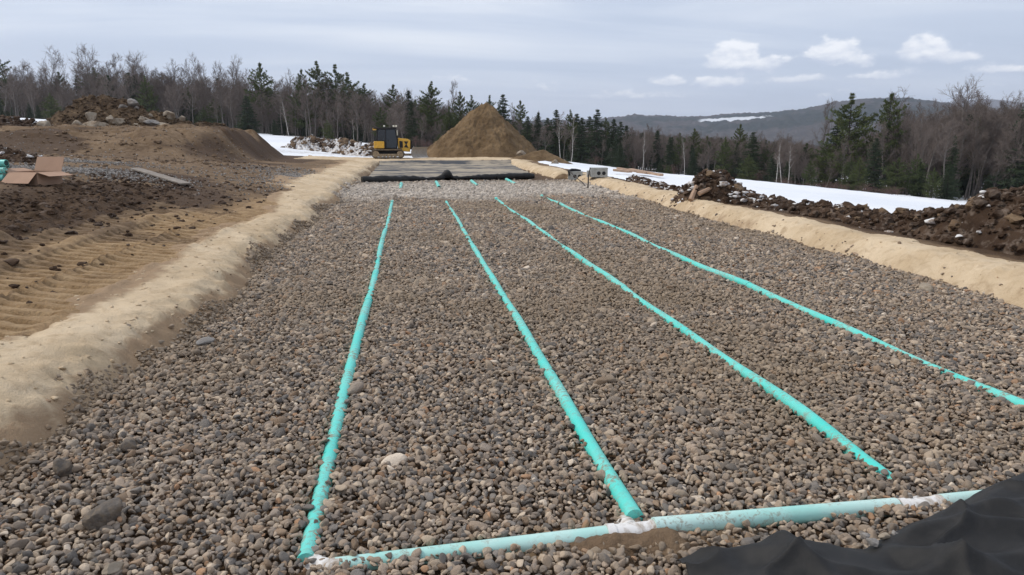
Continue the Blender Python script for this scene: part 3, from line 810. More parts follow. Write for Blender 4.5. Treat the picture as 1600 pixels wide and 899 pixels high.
for x0, x1, z0, z1, lab in ((-0.44, 1.04, -.066, -.034, 'pale teal header pipe between the white elbow and the white tee'),
                            (1.29, 2.80, -.012, -.036, 'pale teal header pipe between the two white tees'),
                            (3.10, 5.6, -.04, -.04, 'pale teal header pipe running under the near black fabric')):
    pipe('header_pipe', [hp(x0 + (x1 - x0) * t, z0 + (z1 - z0) * t) for t in np.linspace(0, 1, 8)], PIPE_R, M['pipe_faded'], lab, 'pipe', 'header pipes')
def fitting(x, label, elbow=False, dz=0.0):
    e = empty('pipe_fitting', hp(x, dz)); tag(e, label, 'pipe fitting', 'white pipe fittings')
    rr_ = PIPE_R * 1.14; L = .14
    ax = Vector((1, .046, 0)).normalized()
    mb = MB()
    if elbow:
        arc = [Vector((.15 - .15 * math.sin(a), .15 - .15 * math.cos(a), 0)) for a in np.linspace(0, math.pi / 2, 8)]
        mb.tube([Vector((.15, 0, 0))] + arc[1:], rr_, 16)
    else:
        mb.tube([-ax * L, ax * L], rr_, 16); 
        MB().tube([Vector((0, .03, 0)), Vector((0, .16, -.03))], rr_ * .9, 16).build('branch', M['pvc_white'], e, True)
    mb.build('body', M['pvc_white'], e, True)
    for d in ([Vector((.15, 0, 0)), Vector((0, .15, 0))] if elbow else [-ax * L, ax * L]):
        u = d.normalized() if not elbow else (Vector((1, 0, 0)) if d.x > .1 else Vector((0, 1, 0)))
        MB().tube([d - u * .035, d + u * .012], rr_ * 1.10, 16).build('collar', M['pvc_white'], e, True)
fitting(PIPE_X[0] + .02, 'dirty white pipe elbow at the corner of the pipe grid', True, -.078)
fitting(PIPE_X[1] - .06, 'dirty white pipe tee half covered by soil below the second pipe', False, -.040)
fitting(PIPE_X[2] - .05, 'dirty white pipe tee close to the black fabric', False, -.058)
sl = ['beyond the first long pipe, nearest the tracked mud', 'beyond the second long pipe', 'beyond the third long pipe', 'beyond the fourth long pipe, nearest the snow side']
for k, (px, py, d) in enumerate(((626, 296, 31.6), (686, 293, 32.6), (746, 291, 33.4), (805, 288, 34.6))):
    p = P(px, py, d)
    pipe('pipe_stub', [(p.x, p.y, p.z), (p.x, p.y + 3.2, p.z + .05)], .075, M['pipe'], 'short open teal pipe stub ' + sl[k], 'pipe', 'open pipe stubs by the far liner', (0,))
# soil spilled over the tee: small crumbs
def clumps(n, seed, fpos, smin, smax, flat=.7, sub=1):
    r = np.random.default_rng(seed); V = []; Fc = []; b = 0
    shapes = [rock_shape(seed * 31 + q, sub, 6, (.45, .95), .6) for q in range(8)]
    for j in range(n):
        p = fpos(r)
        if p is None: continue
        v, f = shapes[j % 8]; s_ = math.exp(math.log(smin) + (math.log(smax) - math.log(smin)) * r.random() ** 1.5) * .5
        a = r.uniform(0, 6.28, 3); Rm = np.array(Euler(a).to_matrix())
        V.append((v @ Rm.T) * np.array([s_, s_, s_ * flat]) + np.array(p)); Fc.append(f + b); b += len(v)
    return np.concatenate(V), np.concatenate(Fc)
gx, gy = np.meshgrid(np.linspace(.35, 2.0, 120), np.linspace(3.28, 3.82, 60))
k_ = np.exp(-(((gx - 1.16) / .42) ** 2 + ((gy - 3.53 - .05 * (gx - 1.1)) / .13) ** 2))
hz_ = -.075 + .085 * k_ + .07 * fbm(gx * 6, gy * 6, 15, 4) + .035 * fbm(gx * 24, gy * 24, 16, 3)
i = np.arange(59)[:, None] * 120 + np.arange(119)[None, :]
kind(link('spilled_soil', mesh_np('spilled_soil', np.stack([gx.ravel(), gy.ravel(), hz_.ravel()], -1), np.stack([i, i + 1, i + 121, i + 120], -1).reshape(-1, 4)), M['clod_tan']), 'stuff')

# ------------------------------------------------------------------ black fabric in the near corner
def near_fabric():
    nu, nv = 300, 170
    U, Vv = np.meshgrid(np.linspace(0, 1, nu), np.linspace(0, 1, nv))
    x0 = 1.28 + 3.7 * U
    edge = np.interp(x0, [1.28, 1.5, 1.76, 2.05, 2.28, 2.45, 2.69, 2.99, 3.35, 3.7, 4.3, 5.0], [3.24, 3.28, 3.31, 3.28, 3.20, 3.29, 3.41, 3.50, 3.70, 3.85, 4.0, 4.1])
    yy = edge - (edge - 1.75) * Vv * (0.25 + .75 * sstep(0, .10, U)) - 0.02 * fbm(x0 * 6, Vv * 3, 5, 3)
    ht = np.interp(x0, [1.30, 1.5, 1.75, 2.05, 2.33, 2.6, 3.0, 3.5, 5.0], [.02, .055, .10, .075, .02, .07, .10, .13, .15])
    prof = sstep(0, .10, Vv) * (1 - .72 * sstep(.16, .62, Vv))
    z = .022 + ht * prof
    def fold(x1, y1, x2, y2, w_, h_, bend=0.0):
        ux, uy = x2 - x1, y2 - y1; L_ = math.hypot(ux, uy); ux /= L_; uy /= L_
        a_ = ((x0 - x1) * ux + (yy - y1) * uy) / L_; d_ = -(x0 - x1) * uy + (yy - y1) * ux + bend * np.sin(np.clip(a_, 0, 1) * math.pi)
        return h_ * np.exp(-(np.abs(d_) / w_) ** 1.9) * sstep(-.08, .25, a_) * sstep(1.1, .7, a_)
    for q in ((1.55, 3.20, 2.25, 2.75, .07, .07, .05), (2.30, 3.15, 2.85, 2.70, .06, .10, .03), (2.35, 3.2, 3.3, 3.05, .055, .09, -.05), (2.6, 3.33, 4.2, 3.30, .07, .09, .05),
              (2.0, 2.85, 3.6, 2.80, .06, .08, -.06), (2.9, 2.95, 4.4, 2.55, .07, .10, .08), (1.75, 3.27, 1.95, 2.6, .05, .06, .02), (2.5, 2.55, 3.3, 2.4, .07, .07, .04), (3.0, 3.35, 3.5, 2.9, .05, .06, 0)):
        z += fold(*q) * .62
    rid = 1 - np.abs(fbm(x0 * 1.9 + yy * .9, yy * 2.6 - x0 * .6, 17, 3)) * 4.5
    z += .045 * np.clip(rid, 0, 1) ** 3 * sstep(0, .12, Vv) + .02 * fbm(x0 * 4, yy * 4, 18, 3)
    z = np.maximum(z, .018)
    z = np.where(Vv < 1e-6, .012, z)
    i = np.arange(nv - 1)[:, None] * nu + np.arange(nu - 1)[None, :]
    Fq = np.stack([i, i + nu, i + nu + 1, i + 1], -1).reshape(-1, 4)
    o = link('fabric_sheet', mesh_np('fabric_sheet', np.stack([x0.ravel(), yy.ravel(), z.ravel()], -1), Fq), M['fabric'])
    so = o.modifiers.new('thick', 'SOLIDIFY'); so.thickness = .004; so.offset = -1
    return tag(o, 'crumpled black filter fabric in the near corner over the header pipe', 'fabric')
near_fabric()
for px, py, w_, sd_ in ((1365, 848, 22, 5), (1381, 837, 15, 6), (1398, 834, 15, 7), (1352, 836, 14, 8)):
    p = G(px, py, .06); 
    rock('cobble', (p.x, p.y, .045), (w_ * .0036, w_ * .0028, w_ * .0022), sd_ + 900, M['boulder' if sd_ == 6 else 'rock_grey'], ['grey stone lying at the notch of the black fabric', 'orange stone at the notch of the black fabric', 'small stone on the notch edge of the black fabric', 'small dark stone above the notch of the black fabric'][sd_ - 5], 'rock', sink=.1)

# ------------------------------------------------------------------ fabric over the far bed, its near edge rolled up
lin = empty('bed_liner', (2.6, 37, 0)); tag(lin, 'dusty black fabric liner spread over the far end of the bed', 'fabric')
nu, nv = 160, 130
U, Vv = np.meshgrid(np.linspace(0, 1, nu), np.linspace(0, 1, nv))
lx = np.interp(Vv, [0, 1], [-2.2, -2.3]); lx2 = np.interp(Vv, [0, .05, 1], [6.6, 6.9, 8.2])
LX = lx + (lx2 - lx) * U; LY = 37.2 + 3.0 * U * (1 - Vv) + 23.2 * Vv
LZ = .05 + .12 * np.abs(fbm(LX * .25, LY * .62, 19, 3)) * 2 + .05 * fbm(LX * 1.5, LY * 1.5, 20, 3) + .3 * sstep(.93, 1, Vv)
i = np.arange(nv - 1)[:, None] * nu + np.arange(nu - 1)[None, :]
m, t, b = newmat('dusty_liner')
co = objco(t)
mpn = t.node('ShaderNodeMapping'); t.put(mpn.inputs[0], co); mpn.inputs['Scale'].default_value = (.10, .55, .3)
n1 = t.noise(mpn.outputs[0], 1.3, 5, .62, .5); n2 = t.noise(co, 1.2, 5, .65)
c = t.mix(t.mapr(t.math('ADD', t.math('MULTIPLY', n1, .75), t.math('MULTIPLY', n2, .25)), .44, .56), (.050, .052, .058), (.34, .285, .21))
t.put(b.inputs['Base Color'], c); b.inputs['Roughness'].default_value = .9
V3 = np.stack([LX.ravel() - 2.6, LY.ravel() - 37, LZ.ravel()], -1)
link('sheet', mesh_np('sheet', V3, np.stack([i, i + 1, i + nu + 1, i + nu], -1).reshape(-1, 4)), m, lin)
def roll():
    mb = MB(); pts = []; rad = []
    for u in np.linspace(0, 1, 150):
        xx = -2.3 + 9.0 * u; k = fbm(np.array([xx * 1.3]), np.array([2.0]), 23, 3)[0]
        pts.append((xx - 2.6, .1 + 3.0 * u + .25 * k, .10 + .05 * k + .20 * math.exp(-((u - .47) / .025) ** 2))); kk = fbm(np.array([xx * 4.5]), np.array([9.0]), 24, 3)[0]; rad.append(max(.05, float(np.interp(u, [0, .04, .12, .28, .36, .44, .47, .50, .60, .72, .9, 1], [.13, .17, .20, .14, .08, .10, .20, .10, .09, .15, .17, .14])) + .10 * kk + .05 * k))
    return mb.tube(pts, rad, 12).build('rolled_edge', M['fabric'], lin, True)
roll()

# ------------------------------------------------------------------ big brown sand pile
def heap(name, cx, cy, rx, ry, h, m, seed, label, cat, rz=0.0, sharp=1.0, lump=.12, n=110, z0=None, prof=None):
    U, Vv = np.meshgrid(np.linspace(-1.25, 1.25, n), np.linspace(-1.25, 1.25, n))
    rr_ = np.hypot(U, Vv); 
    wob = 1 + .22 * fbm(np.arctan2(Vv, U) * 1.2 + 5, rr_ * 1.5, seed, 3)
    tt = np.clip(1 - rr_ / wob, -.3, 1)
    hh = h * (np.sign(tt) * np.abs(tt) ** sharp if prof is None else np.interp(tt, *prof))
    c_, s_ = math.cos(rz), math.sin(rz)
    Xl, Yl = U * rx, Vv * ry
    Xw, Yw = cx + Xl * c_ - Yl * s_, cy + Xl * s_ + Yl * c_
    g0 = ground_z(Xw, Yw)
    Zw = g0 + hh + np.clip(tt * 5, 0, 1) * (lump * 2 * fbm(Xw * .9, Yw * .9, seed + 1, 4) + lump * fbm(Xw * 3.5, Yw * 3.5, seed + 2, 3))
    i = np.arange(n - 1)[:, None] * n + np.arange(n - 1)[None, :]
    Fq = np.stack([i, i + 1, i + n + 1, i + n], -1).reshape(-1, 4)
    kp = (tt.ravel() > -.12)[Fq].any(1); Fq = Fq[kp]
    used = np.unique(Fq); mp_ = np.zeros(n * n, int); mp_[used] = np.arange(len(used))
    V_ = np.stack([Xw.ravel() - cx, Yw.ravel() - cy, Zw.ravel()], -1)[used]
    b0 = gz(cx, cy); V_[:, 2] -= b0
    o = link(name, mesh_np(name, V_, mp_[Fq]), m); o.location = (cx, cy, b0)
    tag(o, label, cat)
    return o, lambda xx, yy: float(np.interp(0, [0, 1], [0, 1]))
pc = P(757, 250, 71)
pile, _ = heap('sand_pile', pc.x, pc.y, 6.1, 5.6, 4.9, M['pile'], 301, 'tall cone shaped pile of brown sand behind the liner', 'sand pile', 0, 1.0, .42, 220,
               prof=([-.3, 0, .12, .5, .9, 1], [-.3, 0, .13, .52, .97, 1.03]))
p2 = P(848, 258, 63)
heap('sand_heap', p2.x, p2.y, 2.9, 2.2, 1.0, M['pile'], 305, 'low tongue of tan sand at the snow side foot of the tall pile', 'sand pile', -.2, 1.0, .1, 60)
p = P(815, 242, 63.5)
rock('boulder', (p.x, p.y, p.z - .35), (.80, .7, .68), 41, M['boulder'], 'single round boulder resting at the foot of the tall sand pile', 'boulder', sink=0)
p = P(868, 266, 57); rock('boulder', (p.x, p.y, gz(p.x, p.y)), (.7, .6, .5), 42, M['boulder'], 'flat boulder at the very end of the sand pile tongue', 'boulder')

# ------------------------------------------------------------------ soil mound with boulders on the pad
mc = P(160, 202, 49.5)
def mound_h(dx_, dy_):
    crest = np.interp(dx_, [-4.6, -3.9, -2.9, -2.1, -1.2, -.5, .5, 1.3, 2.0, 2.7, 3.4, 4.5, 5.6, 7.5, 9], [0, .2, .85, 1.5, 2.05, 2.2, 2.1, 1.95, 1.85, 1.5, 1.25, .85, .55, .22, 0])
    s_ = crest * np.clip(1 - np.abs(dy_) / (1.2 + crest * .95), 0, 1) ** .8
    return s_ + np.clip(s_ * 2, 0, 1) * (.40 * fbm(dx_ * .9, dy_ * .9, 401, 5, .6) + .22 * fbm(dx_ * 3, dy_ * 3, 402, 3))
gx, gy = np.meshgrid(np.linspace(-5, 9.5, 190), np.linspace(-4, 4, 90))
mz = ground_z(gx + mc.x, gy + mc.y) + mound_h(gx, gy) - .03; b0 = gz(mc.x, mc.y)
i = np.arange(89)[:, None] * 190 + np.arange(189)[None, :]
Fq = np.stack([i, i + 1, i + 191, i + 190], -1).reshape(-1, 4); kp = (mound_h(gx, gy).ravel() > .015)[Fq].any(1)
mo = link('soil_mound', mesh_np('soil_mound', np.stack([gx.ravel(), gy.ravel(), mz.ravel() - b0], -1), Fq[kp]), M['mound']); mo.location = (mc.x, mc.y, b0)
tag(mo, 'rough mound of dark soil studded with boulders on the levelled pad', 'soil mound')
for px, py, wpx, hk, lab in ((71, 200, 16, 1.15, 'tan boulder at the outer left foot of the soil mound'), (119, 196, 14, .8, 'pale round boulder low on the soil mound'),
                             (143, 184, 15, .9, 'blocky tan boulder half way up the soil mound'), (149, 197, 24, .6, 'pale pointed boulder in the cluster at the mound foot'),
                             (136, 197, 13, .7, 'small grey boulder beside the pale pointed one'), (123, 201, 9, .8, 'little pale stone below the round boulder'),
                             (170, 187, 12, .9, 'upright end boulder left of the long reclining boulder'), (184, 192, 28, .45, 'long reclining pale boulder at the middle of the mound'),
                             (192, 167, 12, .6, 'small boulder high on the dark flank of the mound'), (207, 163, 16, .8, 'big tan boulder on the mound crest'),
                             (213, 170, 9, .9, 'pale stone just under the crest boulder'), (221, 188, 11, .8, 'pale boulder right of the long reclining one'),
                             (235, 181, 9, .9, 'small pale stone above the right foot of the mound'), (229, 187, 8, .7, 'tiny pale stone among the right foot boulders'),
                             (237, 193, 20, .45, 'flat pale boulder at the right foot of the mound'), (256, 195, 16, .4, 'low flat boulder further right on the pad edge'),
                             (262, 181, 18, .85, 'big tan boulder topping the right end of the mound'), (284, 187, 12, .8, 'tan boulder at the far right end of the mound'),
                             (5, 197, 16, .7, 'grey boulder at the picture edge among dark clods'), (212, 195, 6, .8, 'little white stone at the mound foot'),
                             (305, 222, 9, .7, 'lone pale rock on the front slope of the soil pad')):
    best = None
    for d in np.arange(44, 54, .25):                     # march out until the sight line meets the mound
        q = P(px, py, d); hz = gz(q.x, q.y) + float(mound_h(np.array([q.x - mc.x]), np.array([q.y - mc.y]))[0])
        if q.z <= hz + .1: best = q; break
    if best is None: best = P(px, py, 50.5)
    w_ = wpx * 1.18 * 49 / FPX
    rock('boulder', (best.x, best.y, best.z - w_ * hk * .5), (w_, w_ * .8, w_ * hk), int(px * 7 + py), M['boulder' if px % 3 else 'rock_grey'], lab, 'boulder', 'boulders on the soil mound', sink=0)

# ------------------------------------------------------------------ windrows of clods, with snow mixed in
def windrow(name, path, label, cat, seed, nclod, csize, body_m='clod', snow=0.0, tan=0.0, lump=.16):
    """path: [(x, y, width, height)]"""
    pa = np.array(path); tt = np.linspace(0, 1, len(pa)); S = np.linspace(0, 1, 240); 
    c4 = np.stack([np.interp(S, tt, pa[:, k]) for k in range(4)], -1)
    tang = np.gradient(c4[:, :2], axis=0); tang /= np.linalg.norm(tang, axis=1)[:, None]; nor = np.stack([-tang[:, 1], tang[:, 0]], -1)
    Wn = np.linspace(-1, 1, 50)
    XX = c4[:, None, 0] + nor[:, None, 0] * Wn[None] * c4[:, None, 2] / 2; YY = c4[:, None, 1] + nor[:, None, 1] * Wn[None] * c4[:, None, 2] / 2
    prof = (1 - Wn[None] ** 2) ** .8 * sstep(0, .06, S)[:, None] * sstep(1, .94, S)[:, None]
    ZZ = ground_z(XX, YY) - .06 + prof * c4[:, None, 3] * (1 + 1.1 * fbm(XX * .9, YY * .9, seed, 3)) + np.sqrt(prof) * lump * (fbm(XX * 3, YY * 3, seed + 1, 4) * 1.4 + fbm(XX * 8, YY * 8, seed + 2, 3) * 1.1)
    base = (c4[120, 0], c4[120, 1], gz(c4[120, 0], c4[120, 1]))
    i = np.arange(239)[:, None] * 50 + np.arange(49)[None, :]
    Fq = np.stack([i, i + 50, i + 51, i + 1], -1).reshape(-1, 4)
    root = tag(empty(name, base), label, cat)
    link('body', mesh_np('body', np.stack([XX.ravel() - base[0], YY.ravel() - base[1], ZZ.ravel() - base[2]], -1), Fq), M[body_m], root)
    def pos(r):
        a = r.integers(4, 235); k = int(np.clip(r.normal(25, 12), 1, 48))
        return (XX[a, k] + r.normal(0, .05) - base[0], YY[a, k] + r.normal(0, .05) - base[1], ZZ[a, k] + r.uniform(-.02, .03) - base[2])
    for nm, share, mm, s_, fl in (('clods', 1 - snow - tan, 'clod', 1, .8), ('snow_chunks', snow, 'dirty_snow', 1.1, .5), ('tan_clods', tan, 'clod_tan', 1.1, .8)):
        if share <= 0: continue
        v, f = clumps(int(nclod * share), seed + len(nm), pos, csize[0] * s_, csize[1] * s_, fl, 2)
        kind(link(nm, mesh_np(nm, v, f, nm == 'snow_chunks'), M[mm], root), 'stuff')
    return root
windrow('dirt_windrow', [(12.2, 3.0, 4.2, 1.15), (12.0, 5.5, 4.2, 1.15), (11.9, 8, 4.0, 1.12), (11.6, 10.5, 3.5, 1.05), (11.3, 12.6, 2.9, .88), (10.85, 14.6, 2.0, .34), (10.55, 17.0, 1.6, .27), (10.4, 20.0, 1.2, .22), (10.2, 23.5, .9, .14)],
        'long dark windrow of muddy clods between sand bank and snow field', 'dirt windrow', 501, 8000, (.06, .30), snow=.06, tan=.05, lump=.32)
h0 = P(1112, 318, 22.5)
windrow('dirt_heap', [(h0.x - .75, h0.y + 1.0, 1.0, .22), (h0.x - .15, h0.y + .35, 1.5, .72), (h0.x + .4, h0.y - .15, 1.5, .74), (h0.x + .95, h0.y - .8, 1.3, .35), (h0.x + 1.1, h0.y - 1.8, .9, .16)],
        'heap of dark soil and dirty snow with two broken timbers', 'dirt heap', 521, 950, (.05, .30), snow=.32, tan=.04)
wa, wb_ = P(985, 292, 33), P(1060, 305, 26)
windrow('dirt_windrow', [(wa.x + .2, wa.y + .6, .9, .26), ((wa.x + wb_.x) / 2 + .3, (wa.y + wb_.y) / 2, .9, .2), (wb_.x + .3, wb_.y, .8, .15)],
        'low row of clods and snow lumps just past the concrete boxes', 'dirt windrow', 531, 420, (.05, .22), snow=.42)
wa, wb_ = P(450, 238, 76), P(588, 248, 69)
windrow('rubble_windrow', [(wa.x, wa.y, 2.2, .55), (wa.x + 2.6, wa.y - 1.4, 3.2, 1.25), (wa.x + 5.0, wa.y - 2.6, 3.0, 1.15), (wb_.x - .6, wb_.y + 1.2, 2.8, .9), (wb_.x + 1, wb_.y + .2, 1.8, .5)],
        'windrow of snow, rubble and brown clods behind the bulldozer', 'rubble windrow', 541, 1300, (.10, .7), 'dirty_snow', snow=.30, tan=.36, lump=.6)
wa, wb_ = P(-40, 216, 42), P(62, 208, 47)
windrow('dirt_windrow', [(wa.x - 3, wa.y - 1, 2.4, .5), (wa.x, wa.y, 2.4, .55), ((wa.x + wb_.x) / 2, (wa.y + wb_.y) / 2, 2.4, .6), (wb_.x, wb_.y, 2.0, .4)],
        'dark clods beside the soil mound in front of distant snow', 'dirt windrow', 551, 700, (.08, .4), snow=.10)
wa = P(5, 250, 24)
windrow('dirt_heap', [(wa.x - 3.5, wa.y + .6, 1.8, .5), (wa.x - 1, wa.y + .3, 1.8, .62), (wa.x + .5, wa.y, 1.5, .38), (wa.x + 1.3, wa.y - .2, 1.0, .15)],
        'small dark dirt heap behind the open cardboard box', 'dirt heap', 561, 500, (.04, .24), snow=.12)
# loose clods in the churned mud, and crumbs along the sand banks
def mudpos(r):
    x_ = r.normal(-6.0, .75); y_ = r.uniform(3, 24)
    return (x_, y_, gz(x_, y_) + .005)
r_ = np.random.default_rng(77)
qx = np.concatenate([r_.normal(-7.2, .8, 2200), r_.uniform(-9, -4, 700), r_.uniform(-16, -4, 700)]); qy = np.concatenate([r_.uniform(3, 23, 2200), r_.uniform(4, 26, 700), r_.uniform(18, 40, 700)]); qz = ground_z(qx, qy)
it = iter(range(len(qx)))
def seqpos(r):
    j = next(it); return (qx[j], qy[j], qz[j] + .006)
v, f = clumps(len(qx), 78, seqpos, .03, .20, .6, 2)
kind(link('mud_clods', mesh_np('mud_clods', v, f, False), M['clod']), 'stuff')
ox = np.concatenate([-2.45 - np.abs(r_.normal(0, .2, 70)), 7.95 + np.abs(r_.normal(0, .3, 50))]); oy = np.concatenate([r_.uniform(3, 16, 70), r_.uniform(7, 32, 50)])
oz = sand_z(ox, oy); it2 = iter(range(len(ox)))
def seq2(r):
    j = next(it2); return (ox[j], oy[j], oz[j])
v, f = clumps(len(ox), 79, seq2, .010, .045, .6)
kind(link('sand_crumbs', mesh_np('sand_crumbs', v, f), M['clod_tan']), 'stuff')
mx_ = np.concatenate([r_.uniform(-4.5, 8, 1500)]); my_ = r_.uniform(-3, 1.2, 1500); mh_ = mound_h(mx_, my_); k_ = mh_ > .12
mx_, my_, mh_ = mx_[k_], my_[k_], mh_[k_]; mz_ = ground_z(mx_ + mc.x, my_ + mc.y) + mh_; it3 = iter(range(len(mx_)))
def seq3(r):
    j = next(it3); return (mx_[j], my_[j], mz_[j] - b0m)
b0m = gz(mc.x, mc.y)
v, f = clumps(len(mx_), 83, seq3, .05, .34, .6, 2)
kind(link('clods', mesh_np('clods', v, f, False), M['mound'], mo), 'stuff')
ex_ = r_.uniform(-26, -8, 1500); ey_ = r_.uniform(31, 52, 1500); ez_ = ground_z(ex_, ey_); it4 = iter(range(1500))
def seq4(r):
    j = next(it4); return (ex_[j], ey_[j], ez_[j])
v, f = clumps(1500, 84, seq4, .05, .30, .55, 2)
kind(link('pad_clods', mesh_np('pad_clods', v, f, False), M['clod_tan']), 'stuff')
fx_ = np.concatenate([-2.5 - r_.random(500) ** .8 * 1.3, 7.95 + r_.random(400) * 1.1]); fy_ = np.concatenate([r_.uniform(3, 24, 500), r_.uniform(6, 34, 400)]); fz_ = sand_z(fx_, fy_); it5 = iter(range(900))
def seq5(r):
    j = next(it5); return (fx_[j], fy_[j], fz_[j])
v, f = clumps(900, 85, seq5, .015, .07, .5, 2)
kind(link('sand_lumps', mesh_np('sand_lumps', v, f), M['sand']), 'stuff')
# pale crushed stone scattered on the haul road, left
n_ = 5200
cx_ = np.concatenate([r_.normal(-13.5, 2.6, 1700), r_.normal(-9.8, 1.7, 1700), r_.normal(-4.7, 1.3, 1800)]); cy_ = np.concatenate([r_.normal(29, .6, 1700), r_.normal(23.5, 1.0, 1700), r_.normal(33, 4, 1800)])
cx_ = np.concatenate([cx_, r_.uniform(-24, -9, 500)]); cy_ = np.concatenate([cy_, r_.uniform(33, 48, 500)])
ok = bed_out(cx_, cy_) > .1; cx_, cy_ = cx_[ok], cy_[ok]; n_ = len(cx_)
sz = r_.uniform(.04, .09, n_)
crush = gn_scatter('crushed_stone', np.stack([cx_, cy_, ground_z(cx_, cy_) + .02], -1), r_.uniform(0, 6.28, (n_, 3)), np.repeat(sz[:, None], 3, 1), r_.integers(0, 14, n_),
                   np.array((.36, .33, .30)) * r_.uniform(.45, 1.25, (n_, 1)), stone_col)
kind(crush, 'stuff')

# ------------------------------------------------------------------ cardboard box, pipe stack, board
bp = P(58, 288, 17.6); bz = gz(bp.x, bp.y)
box = empty('cardboard_box', (bp.x, bp.y, bz), R(-22)); tag(box, 'open brown cardboard box with raised flaps beside teal pipes on the ground', 'box')
L, W_, H_, T = .80, .70, .30, .008
MB().box(-L / 2, L / 2, -W_ / 2, -W_ / 2 + T, 0, H_).build('side_panel', M['card'], box)
MB().box(-L / 2, L / 2, W_ / 2 - T, W_ / 2, 0, H_).build('side_panel', M['card'], box)
MB().box(-L / 2, -L / 2 + T, -W_ / 2 + T, W_ / 2 - T, 0, H_).build('end_panel', M['card'], box)
MB().box(L / 2 - T, L / 2, -W_ / 2 + T, W_ / 2 - T, 0, H_).build('end_panel', M['card'], box)
MB().box(-L / 2 + T, L / 2 - T, -W_ / 2 + T, W_ / 2 - T, .002, T).build('bottom', M['card'], box)
def flap(x0, y0, x1, y1, out, length, ang):
    """hinged on the edge (x0,y0)-(x1,y1), swinging towards out; ang 0 = level, 90 = upright"""
    a, b_ = Vector((x0, y0, H_)), Vector((x1, y1, H_)); o_ = Vector((out[0], out[1], 0)); d = o_ * math.cos(R(ang)) + Vector((0, 0, 1)) * math.sin(R(ang))
    nn = (b_ - a).cross(d).normalized() * T
    v = [a, b_, b_ + d * length, a + d * length]; v = v + [q + nn for q in v]
    MB().add(v, [(0, 1, 2, 3), (7, 6, 5, 4), (0, 4, 5, 1), (1, 5, 6, 2), (2, 6, 7, 3), (3, 7, 4, 0)]).build('flap', M['card'], box)
flap(-L / 2, -W_ / 2, L / 2, -W_ / 2, (0, -1), .36, -42)
flap(-L / 2, W_ / 2, L / 2, W_ / 2, (0, 1), .36, 68)
flap(L / 2, -W_ / 2 + .01, L / 2, W_ / 2 - .01, (1, 0), .35, -14)
flap(-L / 2, -W_ / 2 + .01, -L / 2, W_ / 2 - .01, (-1, 0), .3, 12)
pl = ['topmost teal pipe of the stack beside the cardboard box', 'middle teal pipe of the stack beside the cardboard box', 'lowest teal pipe of the stack beside the cardboard box', 'teal pipe behind the topmost one of the stack']
sp = P(8, 287, 17.4); sz_ = gz(sp.x, sp.y)
for k, (ey, ez) in enumerate(((0.05, .41), (.0, .24), (-.02, .075), (.2, .36))):
    e1 = Vector((sp.x + .06 - .02 * k, sp.y + ey, sz_ + ez)); e0 = e1 + Vector((-2.6, .55, .0))
    pipe('spare_pipe', [e0, e1], .078, M['pipe'], pl[k], 'pipe', 'spare pipes by the cardboard box', (1,) if k in (0, 3) else ())
b1, b2 = P(212, 281, 23.5), P(292, 293, 21.5)
mid = (b1 + b2) / 2; dv = b2 - b1
bo = MB().box(-dv.xy.length / 2, dv.xy.length / 2, -.16, .16, .03, .075).build('board', M['wood_grey'], None, bevel=.006)
bo.location = (mid.x, mid.y, gz(mid.x, mid.y) + .02); bo.rotation_euler = (0, math.atan2(gz(b1.x, b1.y) - gz(b2.x, b2.y), dv.xy.length), math.atan2(dv.y, dv.x))
tag(bo, 'flat grey weathered board lying on the churned mud', 'board')

# ------------------------------------------------------------------ concrete boxes, stakes, lumber on the right bank
def conc_box(px, py, d, w_, h_, rz, label, cover):
    p = P(px, py, d); z = float(sand_z(np.array([p.x]), np.array([p.y]))[0])
    e = empty('concrete_box', (p.x, p.y, z), rz); tag(e, label, 'concrete box', 'concrete distribution boxes')
    MB().box(-w_ / 2, w_ / 2, -.3, .3, 0.0, h_).build('body', M['concrete'], e, bevel=.012)
    MB().box(-w_ / 2 - .012, w_ / 2 + .012, -.31, .31, h_ + .003, h_ + .06).build('lid', M['concrete'], e, bevel=.01)
    for s_ in (-.02, .22):
        MB().tube([(s_ * 1.0, -.305, h_ * .5), (s_, -.27, h_ * .5)], .088, 20).build('port_shade', M['black'], e, True)  # black disc on the solid wall, shade of the hole put into colour
    return e, z + h_ + .06, p
conc_box(899, 275, 38.2, .74, .36, R(-14), 'grey concrete box with two round ports and black rubber on its lid', True)
e, zt, p = conc_box(935, 285, 35.2, .80, .38, R(-9), 'grey concrete box with two round ports, bare lid, beside the stake', False)
MB().box(-.55, -.45, -.2, .2, .0, .3).box(-.56, -.44, -.26, -.2, .1, .2).build('bracket', M['concrete'], e)
q = P(899, 275, 38.2); zq = float(sand_z(np.array([q.x]), np.array([q.y]))[0]) + .43
hose = MB().tube([(q.x - .38, q.y - .3, zq - .2), (q.x - .40, q.y - .2, zq + .02), (q.x - .22, q.y - .1, zq + .06), (q.x + .02, q.y, zq + .05), (q.x + .28, q.y - .05, zq + .03)], [.05, .07, .08, .075, .04], 8).build('rubber_boot', M['black'], None, True)
tag(hose, 'crumpled black rubber lying over the lid of the farther concrete box', 'rubber')
def stake(px0, py0, px1, py1, d0, d1, rad, label, m_):
    a, b_ = P(px0, py0, d0), P(px1, py1, d1)
    k = [a.lerp(b_, t) + Vector((.02 * math.sin(t * 7), 0, .01 * math.sin(t * 11))) for t in np.linspace(0, 1, 6)]
    tag(MB().tube(k, [rad, rad * 1.1, rad, rad * .95, rad * .9, rad * .8], 7).build('stake', M[m_], None, True), label, 'stake')
stake(917, 299, 922, 262, 31.5, 31.6, .030, 'thin dark upright stake in front of the concrete boxes', 'bark_dark')
stake(914, 290, 888, 266, 33.0, 37.0, .022, 'thin stick leaning from the sand to the farther concrete box', 'bark_dark')
